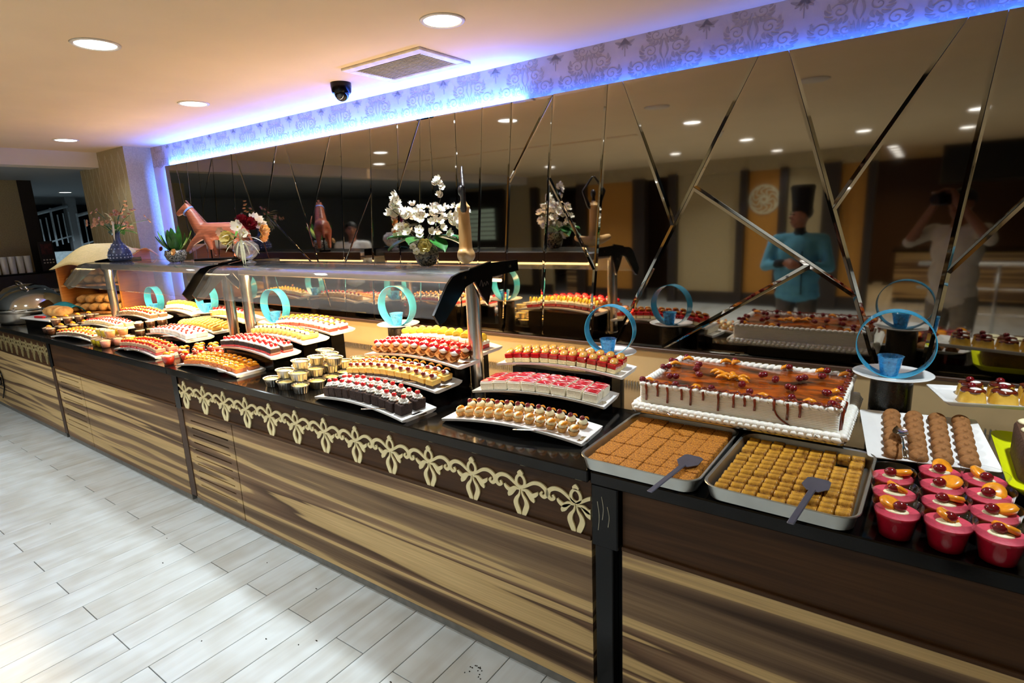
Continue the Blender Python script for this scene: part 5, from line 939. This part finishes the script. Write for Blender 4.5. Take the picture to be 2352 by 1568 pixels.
railing(-12.6, 3.05, 4.0, 1.36, 1.62, 12, 'white stair railing climbing behind the bread box'); railing(-12.6, 4.12, 4.75, 1.45, 1.62, 7, 'short white railing beside the grey post')
struct('trim_3', MB().box(-12.75, -12.6, 3.98, 4.14, 0, 2.4), m_lowceil, label='grey post between the two railings')
# ------------------------------------------------------------------ across the room, seen in the mirrors
t = thing('island_counter', 'striped wood island counter behind the steel rail', 'counter', (1.2, -6.6, 0)); ob('body', MB().box(-1.6, 2.6, -.4, .4, .08, .86).mesh('body', m_zebra), t); ob('worktop', MB().bbox(-1.66, 2.66, -.46, .46, .86, .90, b=.004).mesh('worktop', m_granite), t); ob('plinth', MB().box(-1.55, 2.55, -.36, .36, 0, .08).mesh('plinth', m_dark), t)
t = thing('tray_rail', 'brushed steel barrier rail with two lower bars', 'railing', (1.45, -3.0, 0))
for z, r in ((.95, .022), (.66, .012), (.36, .012)): ob('bar', MB().tube([(-1.5, 0, z), (2.6, 0, z)], r, 10).mesh('bar', m_steel, True), t)
for x in (-1.35, -.75, .3, 1.4, 2.5): ob('upright', MB().tube([(x, 0, 0), (x, 0, .93)], .018, 10).mesh('upright', m_steel, True), t)
t = thing('extractor_hood', 'dark extractor hood over the island counter', 'hood', (1.0, -6.5, 1.95)); ob('shell', MB().prism([(-.6, 0), (.6, 0), (.35, .58), (-.35, .58)], 2.2, lambda a, b, c: (-.9+c, a, b)).mesh('shell', mat('dark_hood_metal', '#2c2f31', .4, metal=.6)), t)
for k in range(5): downlight(-.55, -5.6-.6*k, 9, f'warm corridor ceiling light, {ORD[k]} along the corridor', col=(1, .7, .35))
t = thing('bar_cabinet', 'striped service cabinet with bottles across the room', 'cabinet', (-6.2, -5.9, 0)); ob('body', MB().box(-.3, .35, -.3, .3, 0, 1.0).mesh('body', m_zebra), t); ob('top', MB().box(-.34, .39, -.34, .34, 1.0, 1.03).mesh('top', m_black), t)
for k in range(4): b_ = tag(ob('bottle', MB().lathe([(.035, 0), (.035, .16), (.014, .21), (.014, .27)], 12).mesh('bottle', mat('yellow_bottle', '#c9a51e', .3) if k == 1 else mat('dark_bottle', '#26241f', .3), 'auto'), None, (-6.4+k*.13, -5.75, 1.031)), f'{"yellow" if k == 1 else "dark"} bottle on the service cabinet, {ORD[k]} along', 'bottle', 'bottles on the service cabinet')
t = thing('window_blind', 'pale horizontal window blind lit from behind', 'blind', (-8.4, -4.97, 1.2))
for k in range(7): ob('slat', MB().box(-.5, .4, 0, .012, .02+.1*k, .1+.1*k).mesh('slat', mat('pale_blind', '#9fb0a0', .7, emit=(.6, .8, .65), es=.25)), t)

crm = MB()
for k in range(26):
    x, y = (random.uniform(-4.2, -1.2), random.uniform(.55, 1.5)) if k < 12 else (-1.27+random.uniform(-.05, .05), 1.42+random.uniform(-.03, .03)); crm.ell((x, y, .001), (random.uniform(.002, .007 if k < 12 else .004), .003, .002), 6, 4)
tag(ob('crumbs', crm.mesh('crumbs', mat('dark_crumbs', '#2a2318', .8))), 'dark crumbs scattered on the pale floor before the counter', 'crumbs', None, 'stuff')
# ------------------------------------------------------------------ people
m_skin = mat('skin', '#8a5a42', .55, var=.06, scale=30); m_skin2 = mat('tanned_skin', '#7d4f38', .55, var=.06); m_teal = mat('light_blue_jacket', '#4f92b0', .85, var=.08, scale=12); m_blackc = mat('black_cotton', '#0c0c0e', .9); m_trous = mat('grey_trousers', '#4a4642', .9); m_tee = mat('white_cotton', '#b8b0a2', .9, var=.06, scale=10); m_hair = mat('black_hair', '#0a0807', .6, var=.3, scale=80, stretch=(1, 1, .2)); m_shoe = mat('dark_shoes', '#15120f', .5); m_short = mat('stone_trousers', '#7a7264', .9)
def hand(forms, w, fwd, up, side, curl=.6, mi=0):
    """palm, four unequal bent fingers and a thumb leaving the side of the palm"""
    w, f, u, s = Vector(w), Vector(fwd).normalized(), Vector(up).normalized(), Vector(side).normalized(); pc_ = w+f*.045
    forms.append((w, w+f*.075, .026, .030, mi)); forms.append((pc_-s*.018, pc_+f*.03+s*.018, .022, .022, mi))
    for k, L in enumerate((.068, .078, .072, .056)):
        b = w+f*.085+s*(.030-.020*k); k1 = b+f*L*.5*math.cos(curl)-u*L*.5*math.sin(curl); k2 = k1+f*L*.5*math.cos(curl*2.1)-u*L*.5*math.sin(curl*2.1); forms.append((b, k1, .0105, .0095, mi)); forms.append((k1, k2, .0095, .008, mi))
    b = w+f*.03+s*.028; k1 = b+f*.03+s*.022-u*.01; forms.append((b, k1, .013, .011, mi)); forms.append((k1, k1+f*.028-u*.012, .011, .009, mi))
def body(arm, head_yaw, collar, sleeves, bulk=1.):
    """standing figure 1.72 m tall facing +Y; arm: per side (shoulder, elbow, wrist, hand directions); materials 0 skin 1 top 2 legs 3 shoes 4 cuffs"""
    F = [('e', (0, 0, .94), (.175*bulk, .13*bulk, .13), 1), ('e', (0, .015, 1.08), (.178*bulk, .135*bulk, .18), 1), ('e', (0, .005, 1.27), (.19, .125, .19), 1), ((-.15, 0, 1.40), (.15, 0, 1.40), .068, .068, 1), ((0, 0, 1.42), (0, .01, 1.53), .058, .05, collar), ('e', (0, 0, .88), (.185*bulk, .14*bulk, .07), 1)]
    for s in (-1, 1):
        F += [((s*.095, 0, .86), (s*.105, .01, .48), .098, .066, 2), ((s*.105, .01, .48), (s*.105, -.02, .10), .064, .044, 2), ((s*.105, -.04, .045), (s*.12, .14, .035), .042, .034, 3)]
    for s, (sh, el, wr, f, u, sd) in zip((-1, 1), arm):
        e, w_, shv = Vector(el), Vector(wr), Vector(sh); F.append((shv, e, .062, .050, 1))
        if sleeves == 'long': F += [(e, e+(w_-e)*.72, .05, .04, 1), (e+(w_-e)*.72, w_, .043, .040, 4)]
        else: F += [(e, w_, .043, .030, 0)]
        hand(F, w_+(w_-e).normalized()*.01, f, u, sd)
    c, sn = math.cos(head_yaw), math.sin(head_yaw); rot = lambda x, y, z: (x*c-y*sn, x*sn+y*c+.012, z)
    F += [('e', rot(0, 0, 1.635), (.078, .088, .095), 0), (rot(0, .03, 1.575), rot(0, .05, 1.555), .052, .042, 0), (rot(0, .082, 1.635), rot(0, .102, 1.612), .012, .016, 0), ('e', rot(.078, -.005, 1.62), (.014, .022, .03), 0), ('e', rot(-.078, -.005, 1.62), (.014, .022, .03), 0), (rot(0, 0, 1.53), rot(0, 0, 1.58), .05, .055, 0), ('e', rot(0, .072, 1.572), (.026, .02, .010), 0)]
    return F, rot
def person(label, loc, rz, arm, head_yaw, mats, collar, sleeves, hat=False, bulk=1., sc=1.):
    F, rot = body(arm, head_yaw, collar, sleeves, bulk); t = tag(ob('person', None, None, loc, (0, 0, rz), (sc, sc, sc)), label, 'person'); ob('body', grown('person', F, mats, .014, 4), t)
    e = MB(); br = MB()
    for s in (-1, 1): e.ell(rot(s*.032, .080, 1.642), (.013, .010, .007), 8, 6); br.tube([rot(s*.014, .090, 1.660), rot(s*.034, .088, 1.666), rot(s*.054, .074, 1.660)], .0045, 5)
    ob('eyes', e.mesh('eyes', m_blackc, True), t); ob('eyebrows', br.mesh('eyebrows', m_hair, True), t); ob('mouth', MB().tube([rot(-.022, .091, 1.573), rot(0, .098, 1.571), rot(.022, .091, 1.573)], .0045, 5).mesh('mouth', mat('lips', '#6a352c', .5), True), t)
    hc = rot(0, -.012, 1.66); ob('hair', MB().at(hc, (.25*math.cos(head_yaw), .25*math.sin(head_yaw), head_yaw)).ell((0, -.004, .006), (.086, .092, .086), 18, 10).mesh('hair', m_hair, True), t)
    if hat:
        ob('placket', MB().tube([(.05, .150, 1.30), (.055, .172, 1.12), (.06, .165, .90)], .006, 6).mesh('placket', m_blackc), t)
        hb = rot(0, -.008, 1.675); ob('chef_hat', MB().at(hb, (-.08, 0, 0)).lathe([(.090, 0), (.092, .06), (.10, .17), (.108, .215), (.095, .235), (.06, .228), (.001, .222)], 28, lobes=7, amp=.02).mesh('chef_hat', m_blackc, True), t)
    return t
ch_arm = [((-.20, 0, 1.40), (-.275, .04, 1.15), (-.085, .22, 1.20), (.9, .35, -.1), (.2, 1, .2), (.1, .1, 1)), ((.20, 0, 1.40), (.275, .04, 1.14), (.085, .24, 1.18), (-.9, .35, -.05), (-.2, 1, .2), (-.1, .1, 1))]
person('chef in light blue jacket and tall black hat, hands joined, reflected in the mirror', (-.99, -.45, 0), 0, ch_arm, 1.05, [m_skin, m_teal, m_trous, m_shoe, m_blackc], 4, 'long', True, 1.12, .985)
ph_arm = [((-.19, 0, 1.42), (-.30, .13, 1.33), (-.085, .185, 1.615), (.35, .3, 1), (0, -1, .3), (1, 0, 0)), ((.19, 0, 1.42), (.30, .12, 1.36), (.085, .175, 1.635), (-.35, .3, 1), (0, -1, .3), (-1, 0, 0))]
person('photographer in a white shirt holding a camera to the face, reflected in the mirror', (.206, -.284, 0), YAW, ph_arm, 0, [m_skin2, m_tee, m_short, m_shoe, m_blackc], 0, 'short', False, 1.0, 1.02)
t = thing('photo_camera', 'black camera held up by the reflected photographer', 'camera', (.206-.235*math.sin(YAW), -.284+.235*math.cos(YAW), 1.70), YAW); ob('camera_body', MB().bbox(-.062, .062, -.03, .03, -.045, .04, b=.006).bbox(-.02, .02, -.03, .02, .04, .058, b=.004).mesh('camera_body', m_black), t); ob('lens', MB().at((0, .03, 0), (-PI/2, 0, 0)).lathe([(.032, 0), (.034, .03), (.036, .05), (.03, .052), (.001, .045)], 24).mesh('lens', m_black, 'auto'), t)
gu_arm = [((-.20, 0, 1.40), (-.24, -.02, 1.12), (-.24, .05, .88), (0, .2, -1), (1, 0, 0), (0, 1, 0)), ((.20, 0, 1.40), (.24, -.02, 1.12), (.24, .08, .88), (0, .2, -1), (-1, 0, 0), (0, 1, 0))]
person('dark-haired guest in a white shirt reflected between the flower vases', (-6.72, .12, 0), -.5, gu_arm, -.5, [m_skin, mat('bright_white_shirt', '#d2d4d4', .85), m_trous, m_shoe, m_blackc], 0, 'short', False, 1., 1.0)
